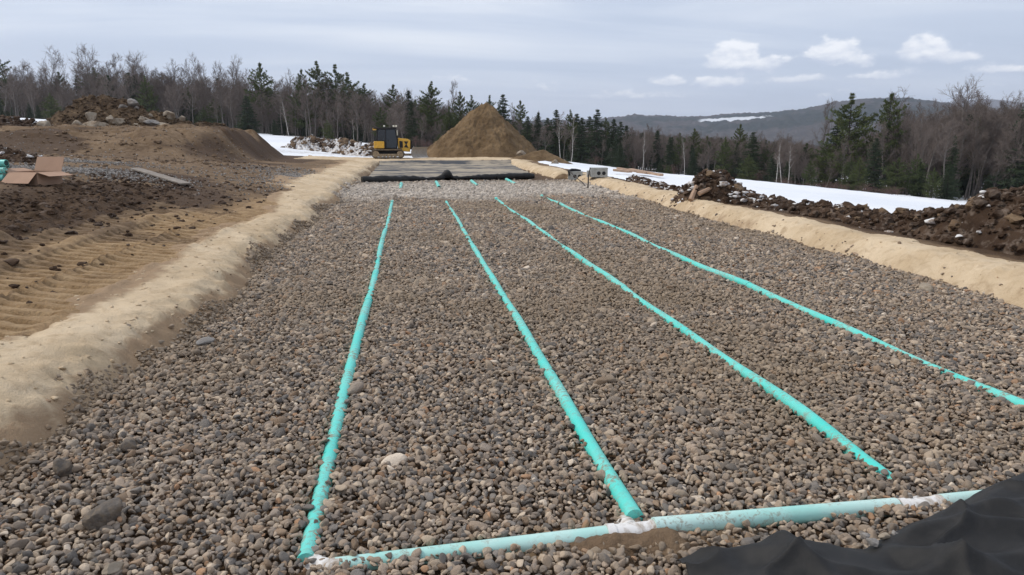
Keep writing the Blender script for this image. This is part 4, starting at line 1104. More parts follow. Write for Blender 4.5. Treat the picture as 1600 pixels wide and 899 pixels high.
for px0, py0, px1, py1, d0, d1, lab in ((965, 266, 1010, 282, 42, 41, 'long plank with its end up on the snow'), (960, 277, 985, 280, 41, 40, 'short plank nearest the concrete box on the snow'),
                                      (985, 270, 1033, 287, 43, 40, 'longest pale plank of the lumber on the snow'), (996, 277, 1034, 283, 41.5, 40.5, 'plank lying flat at the end of the lumber'),
                                      (958, 282, 982, 282, 39.6, 39.4, 'thin plank at the near edge of the lumber'), (1000, 273, 1020, 281, 42.5, 41.5, 'crossed plank in the middle of the lumber')):
    a, b_ = P(px0, py0, d0), P(px1, py1, d1)
    for q in (a, b_): q.z = max(min(q.z, gz(q.x, q.y) + .9), gz(q.x, q.y) + .3)
    a.z += .10 if py0 < 272 else 0
    d = (b_ - a); o = MB().box(0, d.length, -.13, .13, -.05, .05).build('plank', M['wood_pale'], None)
    o.location = a; o.rotation_euler = d.to_track_quat('X', 'Z').to_euler(); tag(o, lab, 'plank', 'loose lumber on the snow')
for px0, py0, px1, py1, rad, lab in ((1079, 313, 1088, 291, .085, 'upright broken timber on the dirt and snow heap'), (1092, 303, 1118, 291, .07, 'slanting broken timber on the dirt and snow heap')):
    a, b_ = P(px0, py0, 21.9), P(px1, py1, 22.1)
    tag(MB().tube([a, a.lerp(b_, .5), b_], [rad, rad * .9, rad * .75], 6).build('timber', M['wood_pale'], None), lab, 'timber', 'broken timbers')

# ------------------------------------------------------------------ bulldozer (local: +x forward, -y the side we see)
dp = P(606, 250.5, 64.0); dzg = float(sand_z(np.array([dp.x]), np.array([dp.y]))[0])
doz = empty('bulldozer', (dp.x, dp.y + .6, dzg), R(3)); tag(doz, 'yellow crawler bulldozer with black cab standing on the far sand bank', 'bulldozer')
def stadium(x0, x1, zc, r0, n=9):
    a = [(x1 + r0 * math.cos(t), zc + r0 * math.sin(t)) for t in np.linspace(-math.pi / 2, math.pi / 2, n)]
    b_ = [(x0 + r0 * math.cos(t), zc + r0 * math.sin(t)) for t in np.linspace(math.pi / 2, 3 * math.pi / 2, n)]
    return a + b_
for s_ in (-1, 1):
    yc = s_ * .82; y0, y1 = yc - .25, yc + .25
    tr = empty('track', (0, 0, 0)); tr.parent = doz
    o_ = stadium(-1.02, 1.02, .38, .37); i_ = stadium(-1.02, 1.02, .38, .30); n_ = len(o_)
    mb = MB(); v = [(x_, y0, z_) for x_, z_ in o_] + [(x_, y1, z_) for x_, z_ in o_] + [(x_, y0, z_) for x_, z_ in i_] + [(x_, y1, z_) for x_, z_ in i_]; fs = []
    for k in range(n_):
        k2 = (k + 1) % n_
        fs += [(k, k + n_, k2 + n_, k2), (k + 2 * n_, k2 + 2 * n_, k2 + 3 * n_, k + 3 * n_), (k, k2, k2 + 2 * n_, k + 2 * n_), (k + n_, k + 3 * n_, k2 + 3 * n_, k2 + n_)]
    mb.add(v, fs).build('belt', M['track'], tr)
    # grouser shoes
    per = [];
    for (xa, za), (xb, zb) in zip(o_, o_[1:] + o_[:1]):
        L_ = math.hypot(xb - xa, zb - za); k = max(1, int(L_ / .16))
        for q in range(k): per.append((xa + (xb - xa) * (q + .5) / k, za + (zb - za) * (q + .5) / k, math.atan2(zb - za, xb - xa)))
    mb = MB()
    for x_, z_, a_ in per:
        mb.box(-.015, .015, y0 - .01, y1 + .01, -.045, .01, Matrix.Translation((x_, 0, z_)) @ Matrix.Rotation(-a_, 4, 'Y'))
    mb.build('grousers', M['track'], tr)
    MB().box(-.85, .85, yc - .17, yc + .17, .17, .40).build('track_frame', M['dusty_steel'], doz, bevel=.02)
    MB().tube([(-1.02, y0 + .02, .38), (-1.02, y1 - .02, .38)], .27, 16).build('sprocket', M['dusty_steel'], doz, True)
    MB().tube([(1.02, y0 + .02, .38), (1.02, y1 - .02, .38)], .27, 16).build('idler', M['dusty_steel'], doz, True)
    for k in range(5): MB().tube([(-.62 + k * .31, y0 + .05, .17), (-.62 + k * .31, y1 - .05, .17)], .10, 10).build('roller', M['dusty_steel'], doz, True)
    MB().box(-1.15, 1.15, yc - .27, yc + .27, .765, .80).build('fender', M['dusty_steel'], doz, bevel=.01)
MB().box(-1.0, 1.2, -.55, .55, .35, .86).build('chassis', M['black'], doz)
MB().prism([(-1.18, .86), (-.30, .86), (-.30, 1.46), (-1.16, 1.46)], -.92, .92).build('fuel_tank', M['yellow'], doz, bevel=.05)
cabp = empty('cab', (0, 0, 0)); cabp.parent = doz
MB().prism([(-.92, 1.465), (-.31, 1.465), (-.31, .87), (.82, .87), (.86, 1.5), (.70, 2.48), (-.88, 2.48)], -.70, .70).build('cab_shell', M['black'], cabp, bevel=.03)
MB().box(-1.2, .78, -.76, .76, 2.485, 2.62).build('cab_roof', M['black'], cabp, bevel=.04)
MB().box(-1.22, -.92, -.74, .74, 2.40, 2.60).build('roof_visor', M['yellow'], cabp, bevel=.03)
MB().prism([(-.82, 1.52), (-.18, 1.52), (-.18, 2.42), (-.80, 2.42)], -.712, -.704).build('side_window', M['glass'], cabp)
dr = MB().prism([(-.10, .90), (.72, .90), (.78, 1.5), (.63, 2.44), (-.10, 2.44)], -.735, -.703).build('cab_door', M['panel'], cabp, bevel=.01)
MB().box(.02, .08, -.75, -.736, 1.45, 1.62).build('door_handle', M['black'], dr)
MB().prism([(.875, 1.55), (.885, 1.55), (.735, 2.42), (.725, 2.42)], -.6, .6).build('windshield', M['glass'], cabp)
MB().box(-.945, -.925, -.55, .55, 1.55, 2.38).build('rear_window', M['glass'], cabp)
for x_, y_ in ((-.25, -.55), (.55, -.62), (.76, -.70)):
    l_ = MB().box(x_ - .08, x_ + .08, y_ - .07, y_ + .07, 2.66, 2.82).build('work_lamp', M['lamp'], doz, bevel=.02)
    MB().box(x_ - .03, x_ + .03, y_ - .03, y_ + .03, 2.60, 2.66).build('bracket', M['black'], l_)
MB().box(.80, .86, -.83, -.74, 1.95, 2.40).build('mirror', M['lamp'], doz, bevel=.01)
MB().prism([(.88, .62), (1.92, .55), (1.95, 1.55), (1.72, 1.66), (.88, 1.76)], -.50, .50).build('hood', M['yellow'], doz, bevel=.05)
MB().prism([(1.0, .9), (1.30, .9), (1.30, 1.45), (1.0, 1.5)], -.512, -.503).build('hood_grille', M['black'], doz)
MB().prism([(1.38, .95), (1.78, .9), (1.62, 1.2), (1.78, 1.45), (1.38, 1.45), (1.55, 1.2)], -.512, -.503).build('side_mark', M['black'], doz)
MB().box(1.955, 2.10, -.46, .46, .75, 1.50).build('radiator_guard', M['black'], doz, bevel=.03)
MB().tube([(1.45, .2, 1.6), (1.45, .2, 2.05), (1.40, .2, 2.12)], .05, 10).build('exhaust_pipe', M['black'], doz, True)
for s_ in (-.42, .42): MB().tube([(1.9, s_ * .6, 1.25), (2.35, s_ * .6, .55)], .06, 8).build('lift_cylinder', M['black'], doz, True)
MB().box(.9, 2.35, -.62, -.48, .22, .40).box(.9, 2.35, .48, .62, .22, .40).box(2.2, 2.36, -.62, .62, .2, .42).build('push_frame', M['dusty_steel'], doz, bevel=.02)
Mb = Matrix.Translation((2.80, 0, .05)) @ Matrix.Rotation(R(-32), 4, 'Z')
mb = MB(); prof = [(.16 - .22 * math.sin(t), .46 + .46 * -math.cos(t)) for t in np.linspace(0, math.pi, 9)]
n_ = len(prof); v = []
for y_ in (-1.4, 1.4):
    v += [Mb @ Vector((x_, y_, z_)) for x_, z_ in prof] + [Mb @ Vector((x_ - .05, y_, z_)) for x_, z_ in prof]
fs = []
for k in range(n_ - 1):
    fs += [(k, k + 1, k + 1 + 2 * n_, k + 2 * n_), (k + n_, k + 3 * n_, k + 1 + 3 * n_, k + 1 + n_), (k, k + n_, k + 1 + n_, k + 1), (k + 2 * n_, k + 1 + 2 * n_, k + 1 + 3 * n_, k + 3 * n_)]
fs += [(0, 2 * n_, 3 * n_, n_), (n_ - 1, 2 * n_ - 1, 4 * n_ - 1, 3 * n_ - 1)]
bl = mb.add(v, fs).build('blade', M['blade'], doz)
MB().box(-.15, -.05, -1.35, 1.35, .3, .62, Mb).build('blade_rib', M['blade'], bl)

# ------------------------------------------------------------------ trees
class Tri:
    def __init__(s): s.v = []; s.f = []; s.n = 0
    def tube(s, pts, rad, n=4):
        pts = np.asarray(pts, float); rad = np.asarray(rad, float); k = len(pts)
        d = np.gradient(pts, axis=0); d /= np.linalg.norm(d, axis=1)[:, None] + 1e-9
        up = np.array([0., 0, 1]) if abs(d[0, 2]) < .9 else np.array([1., 0, 0])
        a = np.cross(d, up); a /= np.linalg.norm(a, axis=1)[:, None] + 1e-9; c_ = np.cross(d, a)
        t = np.arange(n) * 2 * np.pi / n
        ring = pts[:, None] + (a[:, None] * np.cos(t)[None, :, None] + c_[:, None] * np.sin(t)[None, :, None]) * rad[:, None, None]
        i = np.arange(k - 1)[:, None] * n + np.arange(n)[None]; j = np.arange(k - 1)[:, None] * n + (np.arange(n)[None] + 1) % n
        f = np.concatenate([np.stack([i, j, j + n], -1).reshape(-1, 3), np.stack([i, j + n, i + n], -1).reshape(-1, 3)])
        s.v.append(ring.reshape(-1, 3)); s.f.append(f + s.n); s.n += k * n
    def tris(s, v):
        v = np.asarray(v).reshape(-1, 3); s.v.append(v); s.f.append(np.arange(len(v)).reshape(-1, 3) + s.n); s.n += len(v)
    def mesh(s, name, m):
        me = mesh_np(name, np.concatenate(s.v), np.concatenate(s.f)); me.materials.append(m); return me

def hardwood(seed, H=10.0, spread=.35, first=.3, twigm='twig', barkm='bark', n1=16, lean=0.0, n4=4):
    r = np.random.default_rng(seed); T_, K = Tri(), Tri()
    def path(p, d, L_, k, wig, up):
        pts = [np.array(p, float)]; d = np.array(d, float); d /= np.linalg.norm(d)
        for _ in range(k):
            d = d + r.normal(0, wig, 3) + np.array([0, 0, up]); d /= np.linalg.norm(d); pts.append(pts[-1] + d * L_ / k)
        return np.array(pts)
    def side(d, ang):
        d = d / np.linalg.norm(d); q = np.cross(d, r.normal(size=3)); q /= np.linalg.norm(q) + 1e-9
        return d * math.cos(ang) + q * math.sin(ang)
    tp = path((0, 0, -.3), (lean * r.normal(), lean * r.normal(), 1), H * .93, 10, .045, .04); r0 = H * .0125
    T_.tube(tp, np.linspace(r0, r0 * .14, 11), 6)
    for k in range(n1):
        t = first + (1 - first) * (k + r.random()) / n1; i = min(int(t * 10), 9); p = tp[i] + (tp[i + 1] - tp[i]) * (t * 10 - i)
        L1 = H * spread * (1.15 - .75 * t) * r.uniform(.75, 1.25)
        b1 = path(p, side(tp[i + 1] - tp[i], R(r.uniform(28, 52))), L1, 5, .10, .09); ra_ = r0 * .42 * (1.1 - .7 * t)
        T_.tube(b1, np.linspace(ra_, ra_ * .3, 6), 4)
        for q in range(7):
            t2 = .25 + .75 * (q + r.random()) / 7; i2 = min(int(t2 * 5), 4); p2 = b1[i2] + (b1[i2 + 1] - b1[i2]) * (t2 * 5 - i2)
            b2 = path(p2, side(b1[i2 + 1] - b1[i2], R(r.uniform(25, 50))), L1 * .48 * r.uniform(.6, 1.2), 3, .12, .08)
            K.tube(b2, np.linspace(.016, .008, 4) * H / 10, 3)
            for s_ in range(5):
                t3 = .2 + .8 * (s_ + r.random()) / 5; i3 = min(int(t3 * 3), 2); p3 = b2[i3] + (b2[i3 + 1] - b2[i3]) * (t3 * 3 - i3)
                b3 = path(p3, side(b2[i3 + 1] - b2[i3], R(r.uniform(20, 50))), L1 * .26 * r.uniform(.6, 1.3), 2, .12, .08)
                K.tube(b3, np.linspace(.009, .005, 3) * H / 10, 3)
                for w_ in range(n4):
                    j = r.integers(0, 2); p4 = b3[j] + (b3[j + 1] - b3[j]) * r.random()
                    d4 = side(b3[j + 1] - b3[j], R(r.uniform(20, 45))); e4 = p4 + d4 * L1 * .13 * r.uniform(.6, 1.4)
                    w4 = np.cross(d4, r.normal(size=3)); w4 = w4 / (np.linalg.norm(w4) + 1e-9) * .007 * H / 10
                    K.tris([p4 - w4, p4 + w4, e4])
    return T_.mesh('trunk', M[barkm]), K.mesh('crown', M[twigm])

def conifer(seed, H=10.0, kind_='pine', base=.18, width=.24, leafm='needle_pine', dens=1.0):
    r = np.random.default_rng(seed); T_, K = Tri(), Tri()
    zt = np.linspace(-.3, H, 8); bend = np.cumsum(r.normal(0, .03, (8, 2)), 0) * H / 10
    tp = np.c_[bend, zt]; T_.tube(tp, np.linspace(H * .014, H * .002, 8), 6)
    nw = int((26 if kind_ == 'pine' else 38) * dens); leaf = []
    for w_ in range(nw):
        t = base + (1 - base) * (w_ + r.uniform(-.3, .3)) / nw; t = min(max(t, base), .995)
        cen = np.array([np.interp(t * H, zt, tp[:, 0]), np.interp(t * H, zt, tp[:, 1]), t * H])
        s_ = (t - base) / (1 - base)
        if kind_ == 'pine':
            L0 = H * width * (math.sin(min(1, .28 + s_ * .85) * math.pi) ** .6 * .95 + .12) * (1.0 if s_ < .85 else 1.15 - s_ * .55)
            nb = r.integers(4, 7)
        else:
            L0 = H * width * ((1 - s_) ** .85 + .03); nb = r.integers(5, 8)
        for _ in range(nb):
            a = r.uniform(0, 2 * math.pi); L_ = L0 * r.uniform(.55, 1.2)
            if kind_ == 'pine' and r.random() < .12: continue
            rise = r.uniform(-.05, .22) + .45 * s_ ** 2 if kind_ == 'pine' else r.uniform(-.35, .05) + .55 * max(0, s_ - .6)
            u = np.linspace(0, 1, 5); out = np.array([math.cos(a), math.sin(a), 0])
            bz_ = rise * u + (.25 * u ** 2 if kind_ == 'pine' else -.25 * u + .28 * u ** 2)
            bpnt = cen + out[None] * (u * L_)[:, None] + np.array([0, 0, 1])[None] * (bz_ * L_)[:, None]
            T_.tube(bpnt, np.linspace(.022, .005, 5) * H / 10 * (.6 + L_ / 2), 3)
            nt = max(4, int(L_ / (H * .0105) * (1.0 if kind_ == 'pine' else 1.1)))
            for q in range(nt):
                uu = (.24 + .76 * r.random() ** .8) if kind_ == 'pine' else (.12 + .88 * r.random())
                p = np.array([np.interp(uu, u, bpnt[:, k]) for k in range(3)])
                sd_ = np.array([-out[1], out[0], 0]) * r.normal(0, .16 if kind_ == 'pine' else .22) * L_ * (1.1 - .6 * uu) + np.array([0, 0, r.normal(.02, .03) * (L_ if kind_ == 'pine' else L_ * .8)])
                p = p + sd_
                nl = 8 if kind_ == 'pine' else 6
                for _l in range(nl):
                    d = out * r.uniform(.1, 1.0) + r.normal(0, .75, 3) + np.array([0, 0, .35 if kind_ == 'pine' else -.15]); d /= np.linalg.norm(d)
                    wv = np.cross(d, r.normal(size=3)); wv /= np.linalg.norm(wv) + 1e-9
                    ll = H * r.uniform(.014, .030); ww = H * r.uniform(.0028, .0052)
                    leaf.append((p - wv * ww, p + wv * ww, p + d * ll))
    K.tris(np.array(leaf))
    return T_.mesh('trunk', M['bark_dark']), K.mesh('crown', M[leafm])

HW = [hardwood(600 + k, 10, (.26, .30, .24, .28, .34, .38)[k], (.38, .34, .45, .4, .28, .25)[k], n1=(16, 17, 15, 16, 18, 20)[k], lean=.05, n4=6) for k in range(6)]
PINE = [conifer(700 + k, 10, 'pine', (.18, .24, .08, .28)[k], (.23, .22, .26, .19)[k], dens=(1.1, 1, 1.1, .95)[k]) for k in range(4)]
SPR = [conifer(720 + k, 10, 'spruce', (.06, .10, .16)[k], (.235, .205, .17)[k], 'needle_dark') for k in range(3)]
BIR = [hardwood(740 + k, 10, .20, .45, 'twig', 'birch', 10, .10, 3) for k in range(2)]
RED = hardwood(750, 10, .45, .08, 'red_twig', 'red_twig', 16, .2, 3)
def plant(name, pr, px, d, top=None, H=None, label='', cat='tree', group=None, wide=1.0, rz=None, py=None):
    y, _ = treeline(px); p = P(px, y if py is None else py, d); z = gz(p.x, p.y) - .05
    if H is None: H = max(1.2, P(px, top, d).z - z)
    e = empty(name, (p.x, p.y, z), random.uniform(0, 6.28) if rz is None else rz); s_ = H / 10
    e.scale = (s_ * wide, s_ * wide, s_); tag(e, label, cat, group)
    link('trunk', pr[0], None, e); link('crown', pr[1], None, e)
    return e
def D(px, k=0): return treeline(px)[1] + k

# evergreens one can tell apart along the skyline: (x, top y, depth behind the edge, kind, width, label)
for px, top, k, pr, wd, lab in (
    (2, 80, 8, PINE[0], 1.1, 'dark pine topping the wooded slope at the picture edge'),
    (82, 146, -4, PINE[2], 1.25, 'low bushy green pine left of the soil mound'),
    (100, 112, 30, PINE[3], .9, 'thin pine crown showing above the far left woods'),
    (128, 118, 28, SPR[1], 1.1, 'dark spruce in the haze of twigs behind the mound'),
    (234, 120, 4, PINE[2], .80, 'dark bushy pine rising behind the right flank of the mound'),
    (290, 146, 6, SPR[0], 1.3, 'dark spruce among bare trunks right of the mound'),
    (320, 168, 3, PINE[2], 1.2, 'small green pine behind the end of the soil pad'),
    (388, 150, 0, SPR[0], 1.35, 'squat black green spruce at the snow edge right of the pad'),
    (413, 99, 6, PINE[3], 1.05, 'tall lone pine with layered crown left of the pine clump'),
    (476, 109, 9, PINE[3], .85, 'narrow pine at the left of the dense pine clump'),
    (500, 98, 12, PINE[1], .9, 'tallest pine of the dense clump left of the bulldozer'),
    (528, 103, 14, PINE[0], 1.05, 'second pine of the dense clump left of the bulldozer'),
    (548, 115, 12, PINE[0], 1.1, 'broad pine on the right of the dense clump'),
    (572, 132, 16, PINE[1], 1.1, 'lower pine trailing right of the dense clump'),
    (617, 132, 18, PINE[3], .9, 'pine crown above bare trees over the bulldozer'),
    (640, 142, 20, SPR[1], 1.1, 'dark spruce tip between bulldozer and sand pile'),
    (676, 129, 8, PINE[1], 1.0, 'spreading pine just left of the sand pile peak'),
    (702, 168, 4, PINE[2], .8, 'olive pine low behind the left flank of the sand pile'),
    (720, 143, 14, PINE[3], .8, 'thin pine above the left shoulder of the sand pile'),
    (738, 150, 18, PINE[1], .8, 'pine top directly behind the sand pile peak'),
    (765, 150, 10, PINE[0], .8, 'dense pine just right of the sand pile peak'),
    (786, 148, 9, SPR[0], 1.1, 'broad dark spruce right of the sand pile peak'),
    (813, 157, 9, PINE[3], .9, 'open pine above the right flank of the sand pile'),
    (840, 176, 12, SPR[2], 1.0, 'narrow spruce behind the right flank of the sand pile'),
    (868, 172, 4, SPR[1], 1.2, 'spruce beside the paired pale birches'),
    (890, 172, 7, PINE[1], .75, 'slim pine beside the paired pale birches'),
    (908, 184, 3, SPR[1], 1.25, 'dense spruce left of the tall pointed one'),
    (932, 171, 3, SPR[0], 1.1, 'tall pointed spruce beyond the concrete boxes'),
    (957, 186, 5, SPR[1], 1.2, 'spruce just right of the tall pointed one'),
    (978, 196, 8, SPR[2], 1.2, 'thin spruce at the end of the evergreen row'),
    (1026, 204, 5, SPR[2], 1.1, 'lone dark spruce among pale trunks in the middle'),
    (1060, 208, 3, PINE[1], .8, 'olive pine in the open wood beyond the snow'),
    (1082, 200, 9, PINE[3], .8, 'thin dark pine behind the olive one'),
    (1130, 214, 1, PINE[2], .85, 'yellow green pine at the snow edge'),
    (1152, 193, 5, PINE[3], .75, 'tall slim pine in the pair beyond the dirt heap'),
    (1172, 206, 2, SPR[0], 1.25, 'dark full spruce in the pair beyond the dirt heap'),
    (1205, 238, 0, SPR[1], 1.2, 'small dark spruce left of the white birches'),
    (1264, 250, -3, PINE[2], 1.0, 'small bushy pine at the left foot of the big pine'),
    (1287, 215, 4, PINE[2], .8, 'half grown pine close left of the big pine'),
    (1318, 148, 4, PINE[0], 1.18, 'big round topped white pine against the far hill'),
    (1340, 245, -2, PINE[2], .9, 'young pine below the big pine'),
    (1378, 145, 5, PINE[3], .95, 'tall narrow pine right of the big pine'),
    (1396, 200, 6, SPR[1], 1.25, 'dark spruce tucked against the tall narrow pine'),
    (1362, 215, 1, SPR[0], 1.1, 'dark full spruce between the two big pines'),
    (1428, 240, -1, PINE[2], .85, 'olive young pine right of the two big pines'),
    (1455, 262, -2, PINE[2], 1.0, 'low spreading pine branchy to the snow'),
    (855, 184, 6, SPR[0], 1.2, 'dark spruce closest to the sand pile tongue'),
    (900, 178, 12, SPR[1], 1.3, 'dark spruce filling the gap behind the pale birches'),
    (920, 182, 10, SPR[0], 1.2, 'spruce tucked behind the tall pointed one'),
    (945, 184, 9, PINE[1], .9, 'shaggy pine in the middle of the evergreen row'),
    (968, 190, 2, SPR[0], 1.1, 'full spruce near the end of the evergreen row'),
    (824, 182, 5, SPR[1], 1.2, 'dark spruce low behind the right flank of the sand pile'),
    (1105, 222, 6, SPR[1], 1.2, 'dark spruce between the olive pines in the open wood'),
    (1048, 214, 8, SPR[0], 1.0, 'dark spruce behind the pale upright birch'),
    (1240, 232, 8, SPR[1], 1.2, 'dark spruce right behind the white birches'),
    (1300, 190, 8, SPR[0], 1.2, 'dark spruce behind the big round topped pine'),
    (1588, 150, 3, SPR[0], .95, 'tall dark spruce at the right picture edge')):
    plant('pine_tree' if pr in PINE else 'spruce_tree', pr, px, D(px, k), top, None, lab, 'pine tree' if pr in PINE else 'spruce tree', 'evergreens along the wood edge', wd * (1.0 if pr in PINE else 1.25))
# bare trees and birches that stand out
for px, top, k, pr, wd, lab in (
    (72, 82, 12, HW[4], 1.0, 'spreading bare tree over the far left woods'), (50, 96, 8, HW[0], 1.0, 'bare tree left of the spreading one on the slope'),
    (150, 76, 10, HW[5], .85, 'big round bare tree above the soil mound peak'), (184, 80, 10, HW[2], .8, 'narrow bare tree right of the big round one'),
    (217, 86, 14, HW[5], .75, 'rounded bare tree above the mound boulders'), (296, 93, 12, HW[4], .75, 'tall bare tree behind the end of the mound'),
    (312, 98, 9, HW[0], .8, 'bare twin stem tree behind the soil pad'), (345, 104, 14, HW[1], .8, 'grey bare tree over the soil pad end'),
    (370, 98, 12, HW[4], .8, 'pale bare tree between pad and lone pine'), (706, 122, 20, HW[2], .6, 'thin bare treetop standing over the pines by the sand pile'),
    (1416, 150, 5, HW[4], .9, 'pale bare tree right of the two big pines'), (1400, 165, 8, HW[2], .8, 'thin bare tree close to the tall narrow pine'),
    (1495, 140, 8, HW[5], .95, 'tall grey bare tree on the right against the sky'), (1525, 136, 10, HW[4], .9, 'tallest bare crown of the right hand wood'),
    (1278, 150, 14, HW[2], .6, 'thin bare tree left of the big pine against the hill'),
    (452, 150, -2, BIR[0], .8, 'white birch trunk left of the bulldozer by the snow'), (553, 185, -1, BIR[1], .8, 'short pale birch by the snow left of the bulldozer'),
    (876, 172, -1, BIR[0], .9, 'pale forked birch before the dark spruces'), (892, 178, -2, BIR[1], .8, 'second pale birch before the dark spruces'),
    (1212, 218, -2, BIR[1], .9, 'white birch left of the leaning pair'), (1222, 214, -3, BIR[0], .9, 'leaning white birch of the pair at the snow edge'),
    (1230, 222, -3, BIR[1], .9, 'slender white birch right of the leaning one'), (1070, 210, -1, BIR[0], .7, 'pale upright birch in the middle wood'),
    (1003, 200, -1, BIR[1], .7, 'pale grey birch right of the evergreen row')):
    plant('birch_tree' if pr in BIR else 'bare_tree', pr, px, D(px, k), top, None, lab, 'birch tree' if pr in BIR else 'bare tree', 'birches by the snow' if pr in BIR else 'bare trees standing out', wd)
# the rest of the wood, tree by tree
SKY_PX = [-300, 0, 60, 110, 150, 220, 300, 360, 430, 520, 600, 680, 760, 850, 950, 1050, 1150, 1250, 1330, 1400, 1460, 1520, 1600, 1900]
SKY_Y = [80, 98, 98, 112, 92, 98, 104, 108, 116, 122, 130, 146, 162, 178, 194, 204, 208, 214, 205, 178, 158, 150, 158, 150]
zones = ((-110, 45, 'bare grey tree of the wooded slope at the far left'), (45, 290, 'bare grey tree in the wood behind the soil mound'), (290, 430, 'bare grey tree in the wood behind the soil pad'),
         (430, 590, 'bare grey tree in the wood left of the bulldozer'), (590, 700, 'bare grey tree between bulldozer and sand pile'), (700, 870, 'bare grey tree in the wood behind the sand pile'),
         (870, 1000, 'bare grey tree behind the dark spruce row'), (1000, 1250, 'bare grey tree in the open wood beyond the snow field'), (1250, 1420, 'bare grey tree around the two big pines'), (1420, 1710, 'bare grey tree in the thick wood at the right'))
rt = random.Random(21)
for x0, x1, lab in zones:
    n_ = int((x1 - x0) / (6.3 if x0 < 860 or x0 >= 1400 else 4.4))
    for j in range(n_):
        px = x0 + (x1 - x0) * (j + rt.random()) / n_; k = rt.uniform(0, 36) ** 1.0
        top = float(np.interp(px, SKY_PX, SKY_Y)); top = top + rt.uniform(-4, 38) * (1 if rt.random() < .7 else 1.7)
        plant('bare_tree', HW[rt.choice((0, 1, 2, 2, 3, 4))], px, D(px, k), top, None, lab, 'bare tree', 'bare trees ' + lab[15:], rt.uniform(.7, 1.05), rt.uniform(0, 6.28))
# undergrowth: young evergreens and red brush at the wood edge
for j in range(46):
    px = rt.uniform(-100, 1700); hh = rt.uniform(1.0, 2.8)
    z_ = [lb for a, b_, lb in zones if a <= px < b_]
    plant('young_evergreen', rt.choice((PINE[2], SPR[0])), px, D(px, rt.uniform(-2, 8)), None, hh, 'low young evergreen ' + z_[0][15:], 'shrub', 'young evergreens ' + z_[0][15:], rt.uniform(1.1, 1.6))
for j, px in enumerate(list(np.linspace(650, 690, 6)) + list(np.linspace(1215, 1400, 18)) + list(np.linspace(930, 1180, 5))):
    hh = rt.uniform(.35, .8) if px > 1185 else rt.uniform(.8, 1.6)
    wz = 'red twiggy bush between bulldozer and sand pile' if px < 700 else 'red twiggy bush along the snow edge by the birches and big pines' if px > 1185 else 'red twiggy bush along the snow edge before the open wood'
    plant('twig_bush', RED, px, D(px, rt.uniform(-7, -4) if px > 1185 else rt.uniform(-2, 2)), None, hh, wz, 'bush', wz + 's', rt.uniform(2.2, 3.4))

# inside of the wood and far wood in the valley: masses nobody could count
def both(pr):
    out = []
    for me in pr:
        v = np.empty(len(me.vertices) * 3, np.float32); me.vertices.foreach_get('co', v)
        f = np.empty(len(me.loops), np.int32); me.loops.foreach_get('vertex_index', f); out.append((v.reshape(-1, 3), f.reshape(-1, 3)))
    (v0, f0), (v1, f1) = out
    me = mesh_np('tree', np.concatenate([v0, v1]), np.concatenate([f0, f1 + len(v0)]))
    me.materials.append(pr[0].materials[0]); me.materials.append(pr[1].materials[0])
    me.polygons.foreach_set('material_index', np.r_[np.zeros(len(f0), np.int32), np.ones(len(f1), np.int32)])
    return me
far_col = bpy.data.collections.new('far_tree_shapes')
for pr in (HW[0], HW[3], HW[4], SPR[0], SPR[1], PINE[0]):
    far_col.objects.link(bpy.data.objects.new('far_tree_shape', both(pr)))
rf = np.random.default_rng(31)
def scatter_wood(name, x_, y_, z_, H_, share):
    n_ = len(x_); wd = rf.uniform(.9, 1.3, n_)
    pick = np.where(rf.random(n_) < share, rf.integers(0, 3, n_), rf.integers(3, 6, n_))
    kind(gn_scatter(name, np.stack([x_, y_, z_], -1), np.stack([x_ * 0, x_ * 0, rf.uniform(0, 6.28, n_)], -1), np.stack([H_ / 10 * wd, H_ / 10 * wd, H_ / 10], -1), pick, None, far_col), 'stuff')
n_ = 5200
px = np.where(rf.random(n_) < .76, rf.uniform(-220, 1820, n_), rf.uniform(830, 1300, n_)); dk = rf.uniform(2, 75, n_); pts_ = [P(a_, treeline(a_)[0], D(a_, b_)) for a_, b_ in zip(px, dk)]
x_, y_ = np.array([q.x for q in pts_]), np.array([q.y for q in pts_]); z_ = ground_z(x_, y_, False) - .1
low = np.interp(px, SKY_PX, SKY_Y) + rf.uniform(14, 80, n_) * np.where((px > 980) & (px < 1260), .5, 1)
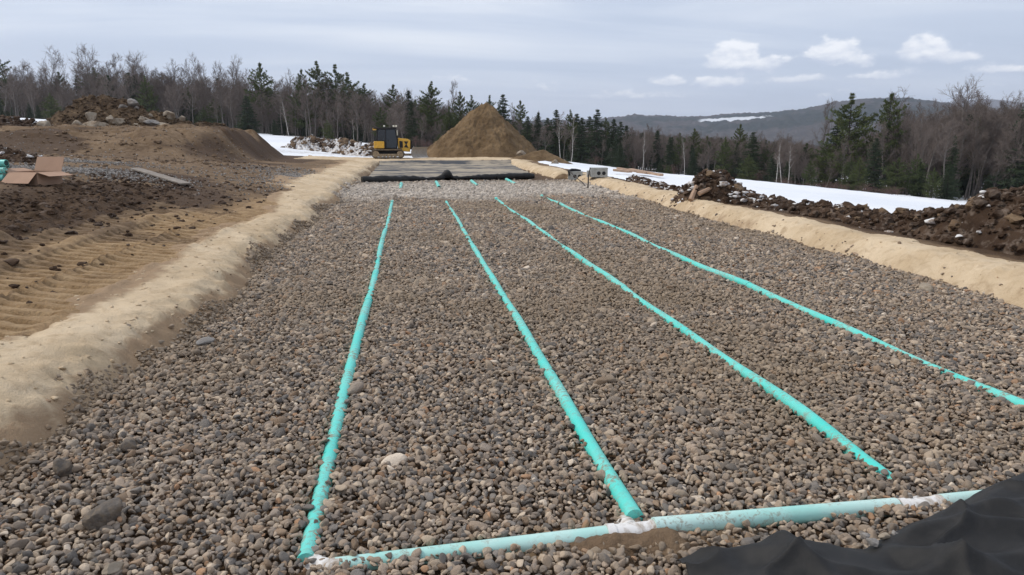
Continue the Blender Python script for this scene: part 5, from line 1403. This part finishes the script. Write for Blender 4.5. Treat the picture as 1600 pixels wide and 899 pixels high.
H_ = np.array([P(a_, t_, D(a_, b_)).z for a_, t_, b_ in zip(px, low, dk)]) - z_
ok = (H_ > 1.2); scatter_wood('wood_thicket', x_[ok], y_[ok], z_[ok], np.minimum(H_[ok], 10), .88)
n_ = 5200
fa = rf.uniform(dirpx(760, 0)[0], dirpx(1780, 0)[0], n_); fr = 270 + 800 * rf.random(n_) ** 1.2
fx, fy = fr * np.sin(fa), fr * np.cos(fa)
hz_ = -62 + 24 * sstep(380, 760, fr) * (0.8 + fbm(fx / 300, fy / 300, 93, 3)); fz = np.maximum(ground_z(fx, fy, False), np.where(fr > 300, hz_, -99))
scatter_wood('far_wood', fx, fy, fz - .5, rf.uniform(8, 16, n_), .62)

# ------------------------------------------------------------------ haze: one closed box of even air round everything on the ground
hv = MB().box(-6500, 6500, -3200, 7000, -150, 330).build('haze', None); kind(hv, 'stuff')
hm = bpy.data.materials.new('haze'); hm.use_nodes = True; t = NT(hm.node_tree); t.n.clear()
pv = t.node('ShaderNodeVolumePrincipled'); pv.inputs['Color'].default_value = (.80, .87, 1, 1); pv.inputs['Density'].default_value = 0.00014; pv.inputs['Anisotropy'].default_value = 0.2
t.l.new(pv.outputs[0], t.node('ShaderNodeOutputMaterial').inputs['Volume'])
hv.data.materials.append(hm)

# labels for the masses that nobody could count
for nm, lab, cat in (('spilled_soil', 'brown soil spilled over the white tee and stones', 'soil'), ('mud_clods', 'dark clods strewn over the churned mud beside the sand bank', 'clods'),
                     ('sand_crumbs', 'small brown crumbs at the foot of the sand banks', 'crumbs'), ('sand_lumps', 'small lumps of pale sand on the sand banks', 'sand lumps'),
                     ('pad_clods', 'loose brown clods strewn over the levelled soil pad', 'clods'), ('crushed_stone', 'pale crushed stone scattered on the haul road', 'gravel'),
                     ('wood_thicket', 'grey brown thicket filling the inside of the wood', 'thicket'), ('far_wood', 'mixed wood covering the valley below the far hill', 'wood'),
                     ('haze', 'thin pale haze over the far hills', 'haze')):
    o = bpy.data.objects.get(nm)
    if o: tag(o, lab, cat)
